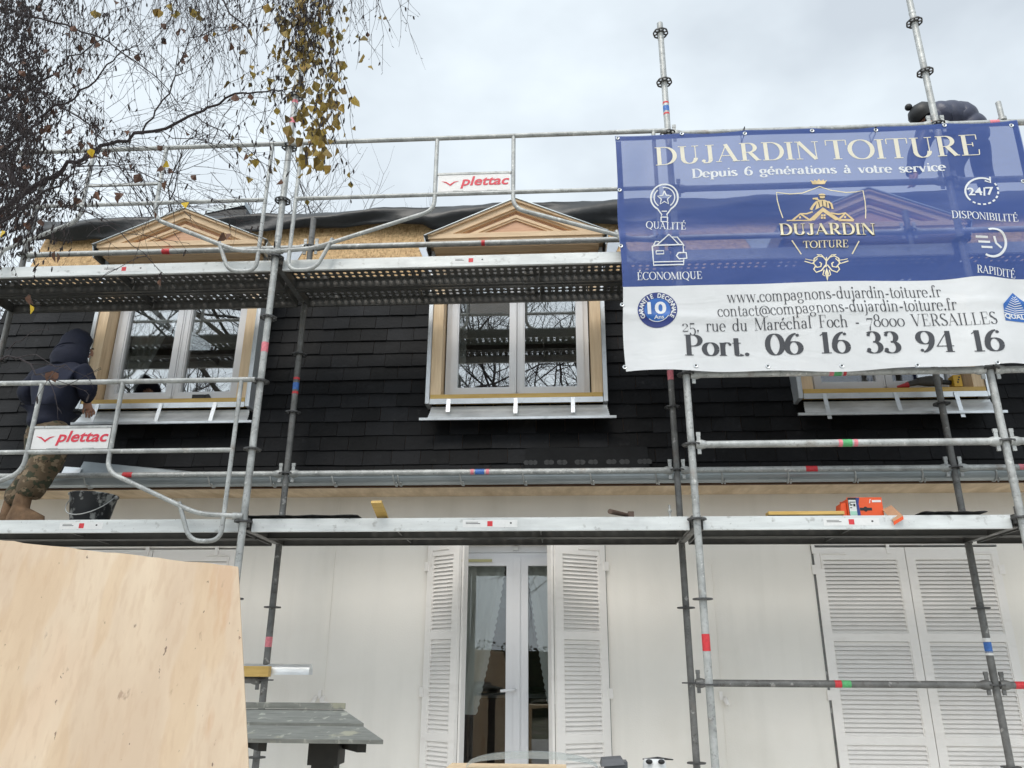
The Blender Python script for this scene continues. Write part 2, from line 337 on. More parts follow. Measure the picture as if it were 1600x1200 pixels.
# rolled edge of the membrane hanging over the top of the OSB: irregular fold
mb=MB(); nx=150; ns=11; vs=[]; rn=random.Random(8)
ph=[rn.uniform(0,6) for _ in range(6)]
for i in range(nx+1):
    x=-4.97+(HX1+4.97)*i/nx
    drop=.105+.016*math.sin(x*1.3+ph[0])+.012*math.sin(x*3.9+ph[1])+.012*math.sin(x*9+ph[2])+ (.05 if x>-1.2 else 0)
    if x<-4.2: drop+=.03*rn.random()
    bul=.03+.010*math.sin(x*2.1+ph[3])+.010*math.sin(x*7+ph[4])
    top=MZ1+.085+.010*math.sin(x*.9+ph[5])+.005*math.sin(x*4.3)+.035*min(1,max(0,(x+2.4)/2))
    for k in range(ns):
        t=k/(ns-1)
        if t<.35: y=MY1+.34-(.40)*(t/.35); zz=top+.05*(1-t/.35)
        else:
            q=(t-.35)/.65; y=MY1-.06-bul*math.sin(PI*min(1,q*1.1))+.02*math.sin(x*5+q*6); zz=top-(drop+.09)*q
        vs.append((x,y-.02,zz+.005*math.sin(x*11+k*1.7)+.004*math.sin(x*23+k*.6)))
mb.add(vs,[(i*ns+k,i*ns+k+1,(i+1)*ns+k+1,(i+1)*ns+k) for i in range(nx) for k in range(ns-1)],True)
o=mb.build('membrane_edge',memb,house,fix=False); md=o.modifiers.new('t','SOLIDIFY'); md.thickness=.006
vall=M('blue grey flashing',(.36,.40,.45),.5,.3,.1,3)
# ---------------- dormers
def dormer(c):
    P=EYE+3.50                                           # height of the pediment base
    dm=empty('dormer_window',(c,YD,DZB),house)
    jx=.088
    for s in (-1,1):
        a,b_=(c-DWH,c-DWH+jx) if s<0 else (c+DWH-jx,c+DWH)
        d=MB(); d.box(a,YD,DZB+.03,b_,YD+.21,P-.09); d.build('jamb',timb,dm)
    d=MB(); d.box(c-DWH,YD-.002,P-.09,c+DWH,YD+.16,P+.015); d.box(c-DWH+.02,YD+.16,P-.09,c+DWH-.02,YD+.36,P+.01); d.build('window_header',timbx,dm)
    d=MB(); d.box(c-DWH+.005,YD-.012,DZB-.006,c+DWH-.005,YD+.215,DZB+.03); d.build('sill_batten',yell,dm)
    # white frame: outer frame, two sashes with a meeting stile
    d=MB(); x0,x1=c-DWH+jx+.012,c+DWH-jx-.012; z0,z1=DZB+.034,P-.09; y=YD+.14
    def fr(m,a,b_,zz0,zz1,yy,t,dep): 
        m.ringprism([(a,zz0),(b_,zz0),(b_,zz1),(a,zz1)],[(a+t,zz0+t),(b_-t,zz0+t),(b_-t,zz1-t),(a+t,zz1-t)],yy,yy+dep)
    fr(d,x0,x1,z0,z1,y,.05,.065); d.build('window_frame',pvc,dm)
    d=MB(); d.box(x0+.02,y-.022,z0-.001,x1-.02,y-.001,z0+.028); d.build('weather_bar',pvc,dm)
    for s in (0,1):
        a=x0+.042 if s==0 else c+.003; b_=c-.003 if s==0 else x1-.042
        d=MB(); fr(d,a,b_,z0+.042,z1-.042,y-.018,.05,.07); d.box(a if s else b_-.012,y-.026,z0+.05,a+.012 if s else b_,y-.019,z1-.05)
        d.ringprism([(a+.046,z0+.088),(b_-.046,z0+.088),(b_-.046,z1-.088),(a+.046,z1-.088)],[(a+.062,z0+.104),(b_-.062,z0+.104),(b_-.062,z1-.104),(a+.062,z1-.104)],y-.01,y+.03)
        d.build('sash',pvc,dm)
        d=MB(); d.box(a+.055,y+.02,z0+.095,b_-.055,y+.032,z1-.095); d.build('pane',wglass,dm)
    # zinc: side strips, sill upstand, sloping tray with lip, straps
    for s in (-1,1):
        d=MB(); e=c+s*(DWH+.004); d.box(min(e,e+s*.032),YD-.012,DZB-.045,max(e,e+s*.032),YD+.22,P-.05)
        d.box(min(e-s*.002,e+s*.004),YD-.016,DZB-.045,max(e-s*.002,e+s*.004),YD-.012,P-.05)
        d.build('side_flashing',zincw,dm)
    d=MB(); d.box(c-DWH+.002,YD-.018,DZB-.052,c+DWH-.002,YD-.012,DZB-.008); d.build('sill_upstand',zincw,dm)
    d=MB(); n=6; pr=[]
    for k in range(n+1):
        t=k/n; pr.append((YD+.03-.075*t**1.5,DZB-.062-.125*t))
    for k in range(n):
        (ya,za),(yb,zb)=pr[k],pr[k+1]; ex=.02*(k/n)
        d.hexa([(c-DWH+.01-ex,yb,zb),(c+DWH+.03+ex,yb,zb),(c+DWH+.03+ex,yb+.003,zb),(c-DWH+.01-ex,yb+.003,zb),(c-DWH+.01-ex,ya,za),(c+DWH+.03+ex,ya,za),(c+DWH+.03+ex,ya+.003,za),(c-DWH+.01-ex,ya+.003,za)])
    d.build('sill_tray',zinc,dm)
    yb,zb=pr[-1]; d=MB(); d.box(c-DWH-.07,yb-.014,zb-.014,c+DWH+.095,yb+.004,zb+.006); d.build('tray_lip',zincw,dm)
    lens={0:(.13,.14,.13),1:(.08,.10,.10),2:(.18,.12,.18),3:(.1,.1,.1)}[DC.index(c)]
    for k,xx in enumerate((-.545,.0,.46)):
        d=MB(); l=lens[k]; xo=c+xx; d.hexa([(xo-.016+.02*(c/6),YD-.05,DZB-.05-l),(xo+.016+.02*(c/6),YD-.05,DZB-.05-l),(xo+.016+.02*(c/6),YD-.047,DZB-.05-l),(xo-.016+.02*(c/6),YD-.047,DZB-.05-l),(xo-.016,YD-.024,DZB-.012),(xo+.016,YD-.024,DZB-.012),(xo+.016,YD-.02,DZB-.012),(xo-.016,YD-.02,DZB-.012)])
        d.build('holding_strap',zincw,dm)
    # pediment
    PF=5.87; W=.77; HT=.335; b0=P+.02
    tri=lambda k,zb=0,zz=0:[(c-W+k*1.0,b0+zb),(c+W-k*1.0,b0+zb),(c,b0+HT-k*.425+zz)]
    d=MB()
    # raking cornice: three stepped mouldings per side, each a separate bar
    def rake(m,o,i,y0,y1):
        for s in (-1,1):
            m.prism([(c+s*(W-o*2.35),b0),(c,b0+HT-o),(c,b0+HT-i),(c+s*(W-i*2.35),b0)],y0,y1)
    rake(d,.0,.022,PF-.01,YD+.3); rake(d,.0225,.08,PF+.012,YD+.3); rake(d,.0805,.095,PF+.03,YD+.3)
    d.box(c-W+.015,PF+.005,b0-.03,c+W-.015,YD+.3,b0+.012); d.box(c-W+.03,PF+.02,b0-.062,c+W-.03,YD+.3,b0-.0305); d.box(c-W+.06,PF+.05,b0-.10,c+W-.06,YD-.003,b0-.0625)
    pd=d.build('pediment',timbx,dm)
    d=MB(); d.prism([(c-W+.22,b0+.012),(c+W-.22,b0+.012),(c,b0+HT-.094)],PF+.06,PF+.09); d.build('tympanum',cedar,dm)
    d=MB(); q=lambda s:[(c-.40*s,b0+.03+(.03*(1-s))),(c+.40*s,b0+.03+.03*(1-s)),(c,b0+.03+.172*s+.02*(1-s))]
    d.ringprism(q(1.0),q(.82),PF+.035,PF+.059); d.ringprism(q(.819),q(.70),PF+.045,PF+.058); d.build('tympanum_moulding',timbx,dm)
    d=MB()
    for s in (-1,1):
        d.prism([(c+s*(W+.022),b0-.008),(c,b0+HT+.012),(c,b0+HT+.001),(c+s*(W+.006),b0-.008)],PF-.022,YD+.42)
        d.prism([(c+s*(W+.022),b0-.009),(c+s*(W+.014),b0-.009),(c+s*(W-.012),b0-.13),(c+s*(W-.004),b0-.13)],PF+.0,YD+.35)
    d.build('pediment_roof',zincw if False else gutm,dm)
    d=MB()
    for s in (-1,1):       # soaker sheets lying on the boarding beside the gable
        x0=c+s*(W-.06); d.hexa([(x0-s*.2,6.335,b0-.12),(x0+s*.10,6.335,b0-.12),(x0+s*.10,6.343,b0-.12),(x0-s*.2,6.343,b0-.12),(x0-s*.2,6.372,b0+.22),(x0+s*.24,6.372,b0+.22),(x0+s*.24,6.38,b0+.22),(x0-s*.2,6.38,b0+.22)])
    d.build('valley_sheet',vall,dm)
for c in DC: dormer(c)
# ---------------- louvred shutters; local frame: u along width, z up, thickness along n
ZR=[1.5+(1049-y)/1231*6.05 for y in (994,1005,1143,1158)]
def shutter(name,o,ux,w_,z0,z1,parent,hinge=None,extra=None):
    """o: hinge foot, ux: unit vector along the width (horizontal)"""
    o=Vector(o); ux=Vector(ux).normalized(); nz=Vector((0,0,1)); ny=ux.cross(nz)   # ny points away from the wall when ux runs left->right? flipped below
    if ny.y>0: ny=-ny
    T=.03; st=.062
    m=MB()
    def bar(u0,u1,a,b_,d0=0,d1=T): 
        p=lambda u,d,zz:o+ux*u+ny*d+nz*(zz-o.z)
        m.hexa([p(u0,d0,a),p(u1,d0,a),p(u1,d1,a),p(u0,d1,a),p(u0,d0,b_),p(u1,d0,b_),p(u1,d1,b_),p(u0,d1,b_)])
    r1,r2=(z1-.095),z0+.12
    h=(r1-r2)
    mids=[1.755,1.045] ; rails=[(r1,z1)]+[(q-.028,q+.028) for q in mids]+[(z0,r2)]
    bar(0,st,z0,z1); bar(w_-st,w_,z0,z1)
    for a,b_ in rails: bar(st,w_-st,a,b_,.001,T-.001)
    bar(st-.0,st+.008,z0+.05,z1-.05,.006,T-.006); bar(w_-st-.008,w_-st,z0+.05,z1-.05,.006,T-.006)
    ob=m.build(name,shut,parent)
    m=MB()
    for i in range(len(rails)-1):
        top=rails[i][0]; bot=rails[i+1][1]; k=max(1,round((top-bot)/.0305)); s=(top-bot)/k
        for j in range(k):
            zc=bot+(j+.5)*s
            p=lambda u,d,zz:o+ux*u+ny*d+nz*(zz-o.z)
            a,b_=st-.004,w_-st+.004
            m.hexa([p(a,.026,zc-.017),p(b_,.026,zc-.017),p(b_,.020,zc-.0155),p(a,.020,zc-.0155),p(a,.010,zc+.0125),p(b_,.010,zc+.0125),p(b_,.004,zc+.0135),p(a,.004,zc+.0135)])
    m.mi=0; bk=m.build('louvre',shut,ob)
    m=MB(); p=lambda u,d,zz:o+ux*u+ny*d+nz*(zz-o.z)
    if hinge is not None:
        for zz in (z1-.17,1.35,z0+.2):
            m.obox(p(hinge,T*.5,zz),ux*.022,ny*.022,nz*.035); m.obox(p(hinge-.03 if hinge<.1 else hinge+.03,T*.2,zz+.01),ux*.03,ny*.006,nz*.02)
        m.build('hinge',shut,ob)
        m=MB()
        a=.05 if hinge<.1 else w_-.05-.19
        pp=[p(a,T+.004,z1-.05),p(a+.19,T+.004,z1-.05)]
        m.tube(pp,.006,6); m.tube([p(a if hinge<.1 else a+.19,T+.004,z1-.05),p(a if hinge<.1 else a+.19,T+.004,z1-.16)],.006,6)
        m.build('stay_bar',shut,ob)
    return ob
Z0S=.36
for (a,b_) in ((SX0,SX1),(LX0,LX1)):
    mid=(a+b_)/2
    shutter('window_shutter',(a+.006,WY+.018,Z0S),(1,0,0),mid-a-.009,Z0S,SZ1-.012,house,hinge=-.005)
    shutter('window_shutter',(mid+.003,WY+.018,Z0S),(1,0,0),b_-mid-.009,Z0S,SZ1-.012,house,hinge=b_-mid-.004)
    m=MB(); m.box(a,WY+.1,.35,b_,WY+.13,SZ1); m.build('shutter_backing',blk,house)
pw=.345
fl=Vector((bp(721,900,6.16).x,6.16,0)); fr_=Vector((bp(865,900,6.16).x,6.16,0))
hl=Vector((DX0+.008,WY-.005,0)); hr=Vector((DX1-.008,WY-.005,0))
for (h,f_,sg) in ((hl,fl,1),(hr,fr_,-1)):
    u=(f_-h).normalized(); 
    shutter('door_shutter',(h.x,h.y,DZ0+.02),u,(f_-h).length,DZ0+.02,DZ1-.01,house,hinge=-.005)
    # second leaf folded back behind the first: only its edge shows
    nb=Vector((u.y,-u.x,0)); 
    if nb.y<0: nb=-nb
    o2=Vector((h.x,h.y,DZ0+.02))+u*.015+nb*.036
    # free edge strip facing the viewer
    m=MB(); ee=Vector((f_.x,f_.y,0))+u*.004
    p0=ee+Vector((0,0,DZ0+.02)); wv=Vector((sg*.028,.05,0)); tv=u*.02
    q=[p0,p0+wv,p0+wv+u*.02,p0+u*.02]; z_=Vector((0,0,DZ1-DZ0-.03))
    m.hexa(q+[k+z_ for k in q]); m.build('folded_leaf',shut,house)
# hinge-side shadow gap profile
m=MB()
for x in (DX0,DX1): m.box(x-.012,WY-.004,DZ0,x+.012,WY-.0005,DZ1)
for x in (SX0,): m.box(x-.010,WY-.004,.36,x+.004,WY-.0005,SZ1)
m.box(SX0,WY-.004,SZ1-.004,SX1,WY-.0005,SZ1+.006)
m.build('opening_joint',galvd,house)
m=MB()
for px,py in ((1271,862),(1388,862)): 
    p=bp(px,py,WY-.02); m.box(p.x-.012,WY-.025,SZ1-.06,p.x+.012,WY-.012,SZ1+.05)
for px in (232,340): p=bp(px,862,WY); m.box(p.x-.014,WY-.025,SZ1-.06,p.x+.014,WY-.012,SZ1+.05)
m.build('shutter_clip',shut,house)
# ---------------- garden door
DF=WY+.10; cx=bp(808,1000,DF).x
dz=lambda y:bp(808,y,DF).z
m=MB(); zt=dz(868); m.ringprism([(DX0+.01,DZ0),(DX1-.01,DZ0),(DX1-.01,zt+.02),(DX0+.01,zt+.02)],[(DX0+.06,DZ0+.05),(DX1-.06,DZ0+.05),(DX1-.06,zt-.03),(DX0+.06,zt-.03)],DF,DF+.07)
gd=m.build('garden_door',pvc,house)
m=MB(); m.box(DX0+.002,DF+.01,zt+.024,DX1-.002,DF+.18,DZ1+.0); m.build('roller_box',pvc,gd)
m=MB(); p=bp(806,857,DF); m.box(p.x-.02,DF-.02,p.z-.015,p.x+.02,DF+.008,p.z+.015); m.build('latch',white,gd)
for s in (0,1):
    a=DX0+.05 if s==0 else cx+.002; b_=cx-.002 if s==0 else DX1-.05
    z0,z1=DZ0+.04,zt-.02; t=.085
    m=MB(); m.ringprism([(a,z0),(b_,z0),(b_,z1),(a,z1)],[(a+t,z0+t),(b_-t,z0+t),(b_-t,z1-t*.75),(a+t,z1-t*.75)],DF-.02,DF+.055)
    if s==0: m.box(b_-.026,DF-.034,z0,b_+.026,DF-.0205,z1)
    lf=m.build('door_leaf',pvc,gd)
    m=MB(); m.box(a+t-.006,DF+.01,z0+t-.006,b_-t+.006,DF+.022,z1-t*.75+.006); m.build('pane',dglass,gd)
m=MB(); p=bp(806,1078,DF-.03); m.box(p.x-.02,DF-.032,p.z-.17,p.x+.012,DF-.02,p.z+.09)
m.tube([(p.x-.004,DF-.03,p.z),(p.x-.004,DF-.075,p.z),(p.x-.03,DF-.08,p.z),(p.x-.115,DF-.075,p.z-.008)],.011,8); m.mi=1; m.box(p.x-.012,DF-.0335,p.z-.105,p.x+.002,DF-.0322,p.z-.075)
m.build('handle',[pvc,blk],gd)
m=MB(); p=bp(752,877,DF); m.box(DX0+.2,DF-.033,p.z-.008,p.x+.09,DF-.0205,p.z+.012); m.build('edge_seal',M('yellowed seal',(.5,.47,.25),.6),gd)
# curtains behind the door and the dormer panes
def curtain(name,xa,xb_top,xb_bot,z0,z1,y,lab,bulge=.5,n=40,k=14,gather=.012):
    m=MB(); vs=[]
    for j in range(k+1):
        t=j/k; z=z1+(z0-z1)*t; xe=xb_top+(xb_bot-xb_top)*(t**1.25)
        for i in range(n+1):
            s=i/n; vs.append((xa+(xe-xa)*s,y+gather*math.sin(s*26+1.3*math.sin(t*2))*(.4+.6*(1-t*.3)),z))
    m.add(vs,[(j*(n+1)+i,j*(n+1)+i+1,(j+1)*(n+1)+i+1,(j+1)*(n+1)+i) for j in range(k) for i in range(n)],True)
    c=m.build(name,voile,fix=False); tag(c,lab,'curtain')
    m=MB(); vs=[]; K=90; sg=1 if xb_top>xa else -1
    for j in range(K+1):
        t=j/K; z=z1+(z0-z1)*t; xe=xb_top+(xb_bot-xb_top)*(t**1.25)
        sc=.012*abs(math.sin(t*PI*22))
        vs+= [(xe-sg*.05,y-.004,z),(xe+sg*sc,y-.006+.008*math.sin(t*30),z)]
    m.add(vs,[(2*j,2*j+1,2*j+3,2*j+2) for j in range(K)],True); m.build('lace_border',lace,c,fix=False)
zt2=dz(884)
curtain('curtain',DX0+.1,bp(787,884,DF).x,bp(742,1110,DF).x,dz(1118),zt2,DF+.062,'sheer curtain with scalloped lace edge drawn to the left inside the garden door')
curtain('curtain',DX1-.1,bp(826,884,DF).x,bp(856,1010,DF).x,dz(1100),zt2,DF+.062,'narrow sheer curtain with lace edge behind the right leaf of the garden door')
curtain('curtain',DC[0]-.52,DC[0]-.05,DC[0]-.44,DZB+.12,DZT,YD+.24,'sheer gathered curtain inside the left dormer window',gather=.02)
curtain('curtain',DC[1]-.56,DC[1]-.44,DC[1]-.46,DZB+.12,DZT,YD+.24,'thin strip of sheer curtain inside the middle dormer window',gather=.015)
# taps and hooks on the wall
def hook(px,py,lab,two):
    p=bp(px,py,WY-.0); m=MB()
    for s in ((-1,1) if two else (1,)):
        m.tube([(p.x+s*.03,WY-.001,p.z+.02),(p.x+s*.03,WY-.04,p.z),(p.x+s*.035,WY-.05,p.z-.015),(p.x+s*(.09 if s>0 and two else .05),WY-.06,p.z-.02)],[.016,.02,.017,.007],8)
    m.box(p.x-.012,WY-.012,p.z+.01,p.x+.012,WY-.001,p.z+.07)
    tag(m.build('shutter_catch',shut),lab,'shutter catch')
hook(499,1094,'pair of white metal shutter catches on the wall above the grey bird table',True)
hook(1127,1096,'single white shutter catch on the wall right of the double scaffold posts',False)
# ================================================================ scaffold
OY,IY=5.155,5.875
PX=dict(a=-4.70,l=-2.127,m=.876,r=2.903,z=5.47)
scaf=empty('scaffold',(0,5.515,0)); tag(scaf,'galvanised steel tube scaffold with perforated decks and guardrail frames along the facade','scaffold')
def rosette_mb():
    m=MB(); t=.0045
    def ann(r0,r1,n=24,bump=0):
        vs=[]
        for zz in (-t,t):
            for j in range(n):
                q=2*PI*j/n; k=1+bump*math.cos(8*q)
                vs+= [(r0*math.cos(q),r0*math.sin(q),zz),(r1*k*math.cos(q),r1*k*math.sin(q),zz)]
        fs=[]
        for j in range(n):
            a,b_=2*j,2*j+1; c,d=2*((j+1)%n),2*((j+1)%n)+1; o=2*n
            fs+= [(a,b_,d,c),(o+a,o+c,o+d,o+b_),(b_,o+b_,o+d,d),(a,c,o+c,o+a)]
        m.add(vs,fs)
    ann(.0245,.034); ann(.052,.0615,32,.03)
    for j in range(8):
        q=2*PI*(j+.5)/8; u=Vector((math.cos(q),math.sin(q),0)); m.obox(u*.043,u*.011,Vector((-u.y,u.x,0))*.006,Vector((0,0,t*.9)))
    return m
ros0=None
def post(x,y,z0,z1,joints=(),tapes=()):
    global ros0
    m=MB(); m.tube([(x,y,z0),(x,y,z1)],.0242,16)
    for jz in joints:
        m.tube([(x,y,jz-.02),(x,y,jz-.012),(x,y,jz+.0),(x,y,jz+.012)],[.0244,.0265,.0265,.0244],16); m.tube([(x,y,jz-.1),(x,y,jz-.09)],.0262,14)
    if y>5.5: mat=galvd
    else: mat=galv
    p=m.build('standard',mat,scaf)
    k=-10
    while L(k)<z1-.01:
        if L(k)>max(z0,.3):
            if ros0 is None:
                rm=rosette_mb(); ow=worg(p); rm.v=[(a+ow.x,b+ow.y,c+ow.z) for a,b,c in rm.v]; ros0=rm.build('rosette',rosm,p); ros0.location=Vector((x,y,L(k)))-worg(p)
            else: inst(ros0,'rosette',(x,y,L(k)),p)
        k+=1
    for (tz,h,mt) in tapes:
        m=MB(); m.tube([(x,y,tz-h/2),(x,y,tz+h/2)],.0250,16,cap=False); m.build('marking_tape',mt,p)
    m=MB(); m.box(x-.07,y-.07,0,x+.07,y+.07,.008); m.tube([(x,y,.008),(x,y,z0+.02)],.016,8); m.lathe([(.02,.2),(.05,.2),(.05,.22),(.02,.22)],(x,y,0)); m.build('base_jack',galvd,p)
    return p
def tz(px,py,Y): return bp(px,py,Y).z
post(PX['a'],OY,.25,L(5)+.25); post(PX['a'],IY,.25,tz(68,276,IY))
post(PX['l'],OY,.25,L(7)+.12,joints=(L(-1)+.26,L(3)+.19),tapes=((tz(413,543,OY),.075,pinkt),(tz(456,190,OY),.05,pinkt),(tz(460,160,OY),.03,MAT['pink tape'])))
post(PX['l'],IY,.25,tz(489,342,IY),joints=(L(4)+.1,),tapes=((tz(462,604,IY),.06,blue),(tz(463,592,IY),.02,red),(tz(461,614,IY),.02,red),(tz(416,1003,IY),.07,pinkt)))
post(PX['m'],OY,.25,tz(1029,37,OY),joints=(L(-1)+.24,L(3)+.2,tz(1030,47,OY)),tapes=((tz(1040,171,OY),.05,blue),(tz(1039,162,OY),.016,red),(tz(1040,179,OY),.016,red),(tz(1104,1004,OY),.10,red)))
post(PX['m'],IY,.25,L(4)+.2,tapes=((tz(1045,587,IY),.08,pinkt),))
post(PX['r'],OY,.25,L(8)+.3,joints=(L(-1)+.24,L(3)+.2,tz(1425,20,OY)))
post(PX['r'],IY,.25,L(4)+.2,tapes=((tz(1542,1012,IY),.07,blue),(tz(1543,1021,IY),.025,white),(tz(1541,1000,IY),.025,white)))
post(PX['z'],OY,.25,L(5)+.25); post(PX['z'],IY,.25,L(4)+.2)
# ledgers with wedge heads
def ledger(xa,xb,y,z,mat=galv,tapes=(),heads=(1,1),r=.0242):
    m=MB(); m.tube([(xa+.07,y,z),(xb-.07,y,z)],r,14)
    for s,x in ((1,xa),(-1,xb)):
        if not heads[0 if s>0 else 1]: continue
        m.tube([(x+s*.03,y,z),(x+s*.055,y,z),(x+s*.075,y,z),(x+s*.10,y,z)],[.026,.034,.032,.0246],12)
        m.box(x+s*.05-.012,y-.006,z-.065,x+s*.05+.012,y+.006,z+.06); m.box(x+s*.05-.014,y-.0075,z+.06,x+s*.05+.014,y+.0075,z+.085)
    o=m.build('ledger',mat,scaf)
    for (tx,h,mt) in tapes:
        q=MB(); q.tube([(tx-h/2,y,z),(tx+h/2,y,z)],r+.0008,14,cap=False); q.build('marking_tape',mt,o)
    return o
def tx(px,py,Y): return bp(px,py,Y).x
P=PX
ledger(P['a'],P['l'],IY,L(0),galv,((tx(200,745,IY),.08,red),))
ledger(P['l'],P['m'],IY,L(0),galv,((tx(750,736,IY),.07,blue),(tx(738,736,IY),.025,pinkt),(tx(762,736,IY),.025,pinkt)))
ledger(P['m'],P['r'],IY,L(0),galv,((tx(1267,731,IY),.085,red),))
ledger(P['r'],P['z'],IY,L(0),galv,((tx(1600,732,IY),.08,pinkt),))
ledger(P['a'],P['l'],IY,L(4),galv,((tx(260,394,IY),.07,red),))
ledger(P['l'],P['m'],IY,L(4),galv,((tx(755,384,IY),.03,red),))
ledger(P['m'],P['r'],IY,L(4),galv); ledger(P['r'],P['z'],IY,L(4),galv)
for k in (0,1):
    ledger(P['m'],P['r'],OY,L(k),galv,(((tx(1323,692,OY),.06,green),(tx(1312,692,OY),.025,pinkt),(tx(1336,692,OY),.025,pinkt)) if k==0 else ((tx(1308,583,OY),.05,green),(tx(1298,583,OY),.03,pinkt),(tx(1319,583,OY),.02,red))))
    ledger(P['r'],P['z'],OY,L(k),galv)
for k in (4,5): ledger(P['m'],P['r'],OY,L(k),galv); ledger(P['r'],P['z'],OY,L(k),galv,((P['r']+.42,.07,pinkt),) if k==5 else ())
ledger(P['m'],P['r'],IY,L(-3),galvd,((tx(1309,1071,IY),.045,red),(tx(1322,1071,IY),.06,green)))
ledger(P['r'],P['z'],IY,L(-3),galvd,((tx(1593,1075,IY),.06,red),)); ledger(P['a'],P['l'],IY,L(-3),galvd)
m=MB(); x=tx(1567,190,OY); m.tube([(x,OY,L(5)+.02),(x,OY,tz(1561,160,OY))],.0195,12); m.tube([(x,OY,L(5)+.02),(x,OY,L(5)+.045)],.03,12); m.build('spigot',galv,scaf)
# cross transoms between the two rows
def transom(x,z,r=.0):
    m=MB(); y0,y1=OY+.05,IY-.05
    for s in (-1,1): m.box(x+s*.025-.003,y0,z-.045,x+s*.025+.003,y1,z+.012)
    m.box(x-.0215,y0,z-.049,x+.0215,y1,z-.0455)
    for y in (OY+.045,IY-.045): m.box(x-.03,y-.03,z-.03,x+.03,y+.03,z+.028); m.box(x-.006,y-.012,z-.06,x+.006,y+.012,z+.08)
    m.build('transom',galvd,scaf)
for q in 'almrz':
    for k in (-1,3): transom(P[q],L(k))
# decks
HP=.054
def deck(xa,xb,y0,y1,z,big,sticker=None,front=True):
    m=MB(); x0,x1=xa+.045,xb-.045; n=int((x1-x0-.06)/HP); rows=5; pit=(y1-y0-.03)/rows; sx=(x1-x0)/n
    zt=z
    for i in range(n):
        for j in range(rows):
            cx_,cy_=x0+(i+.5)*sx,y0+.015+(j+.5)*pit; hx,hy=sx/2,pit/2
            solid=(j==2) or ((i//17)%2==1 and not big and False)
            if solid:
                m.add([(cx_-hx,cy_-hy,zt),(cx_+hx,cy_-hy,zt),(cx_+hx,cy_+hy,zt),(cx_-hx,cy_+hy,zt)],[(0,1,2,3)]); continue
            st=((i+j)%2); rx,ry=(.017,.021) if (st or big==2) else ((.0115,.013) if big else (.009,.010))
            if big==1 and st: rx,ry=.014,.022
            sqp=[(1,0),(1,1),(0,1),(-1,1),(-1,0),(-1,-1),(0,-1),(1,-1)]
            vs=[(cx_+a*hx,cy_+b_*hy,zt) for a,b_ in sqp]+[(cx_+rx*math.cos(PI*k/4),cy_+ry*math.sin(PI*k/4),zt) for k in range(8)]+[(cx_+rx*.9*math.cos(PI*k/4),cy_+ry*.9*math.sin(PI*k/4),zt+.006) for k in range(8)]
            fs=[(k,(k+1)%8,8+(k+1)%8,8+k) for k in range(8)]+[(8+k,8+(k+1)%8,16+(k+1)%8,16+k) for k in range(8)]
            m.add(vs,fs)
    for s,y in ((1,y0),(-1,y1)):
        m.mi=1 if s>0 and front else 0  # lit tone on the outer front flange only, shaded tone elsewhere
        ya,yb=(y,y+.003) if s>0 else (y-.003,y)
        m.box(x0,ya,z-.072,x1,yb,z+.012)
        m.box(x0,min(y,y+s*.022),z-.0755,x1,max(y,y+s*.022),z-.0725)
        m.box(x0,min(y+s*.0035,y+s*.016),z+.0085,x1,max(y+s*.0035,y+s*.016),z+.0118)
        m.box(x0,min(y+s*.0035,y+s*.0165),z-.001,x1,max(y+s*.0035,y+s*.0165),z+.001)
    m.mi=0
    k=max(2,int((x1-x0)/.95))
    for i in range(1,k):
        xx=x0+(x1-x0)*i/k; m.box(xx-.004,y0+.024,z-.06,xx+.004,y1-.024,z-.003)
    for xx in (x0,x1): m.box(xx-.004,y0+.004,z-.07,xx+.004,y1-.004,z-.003)
    for i in range(k+1):
        xx=x0+.25+(x1-x0-.5)*i/k; m.box(xx-.035,y1-.075,z-.03,xx+.035,y1-.055,z-.003)
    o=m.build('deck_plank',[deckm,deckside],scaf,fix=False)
    for yy in (y0+.06,y1-.06):
        for xx,s in ((x0,-1),(x1,1)):
            h=MB(); h.box(min(xx,xx+s*.05),yy-.02,z-.02,max(xx,xx+s*.05),yy+.02,z-.006); h.build('hook',galvd,o)
    if sticker:
        a,b_=sticker; h=MB(); h.box(a,y0-.001,z-.052,b_,y0-.0004,z-.004)
        h.mi=1; q=a+(b_-a)*.45; h.box(q,y0-.0016,z-.046,q+.035,y0-.0011,z-.012)
        h.mi=2; h.box(a+.02,y0-.0016,z-.03,a+(b_-a)*.32,y0-.0011,z-.026); h.box(a+.02,y0-.0016,z-.02,a+(b_-a)*.28,y0-.0011,z-.017); h.box(b_-.05,y0-.0016,z-.03,b_-.038,y0-.0011,z-.02)
        h.build('sticker',[white,red,blk],o)
    return o
bays=[('a','l'),('l','m'),('m','r'),('r','z')]
stick={( -1,'a'):(tx(87,824,OY),tx(155,822,OY)),(-1,'l'):(tx(722,815,OY),tx(808,815,OY)),(-1,'m'):(tx(1290,815,OY),tx(1378,815,OY)),(3,'a'):(tx(155,415,OY),tx(225,412,OY)),(3,'l'):(tx(706,404,OY),tx(762,404,OY))}
DZt={-1:L(-1)+.026,3:L(3)+.0}
for k in (-1,3):
    for a,b_ in bays:
        big={'a':1,'l':2,'m':2,'r':1}[a] if k==3 else 0
        deck(P[a],P[b_],OY+.04,OY+.35,DZt[k]-.012,big,stick.get((k,a)))
        deck(P[a],P[b_],OY+.375,OY+.685,DZt[k]-.012,big,front=False)
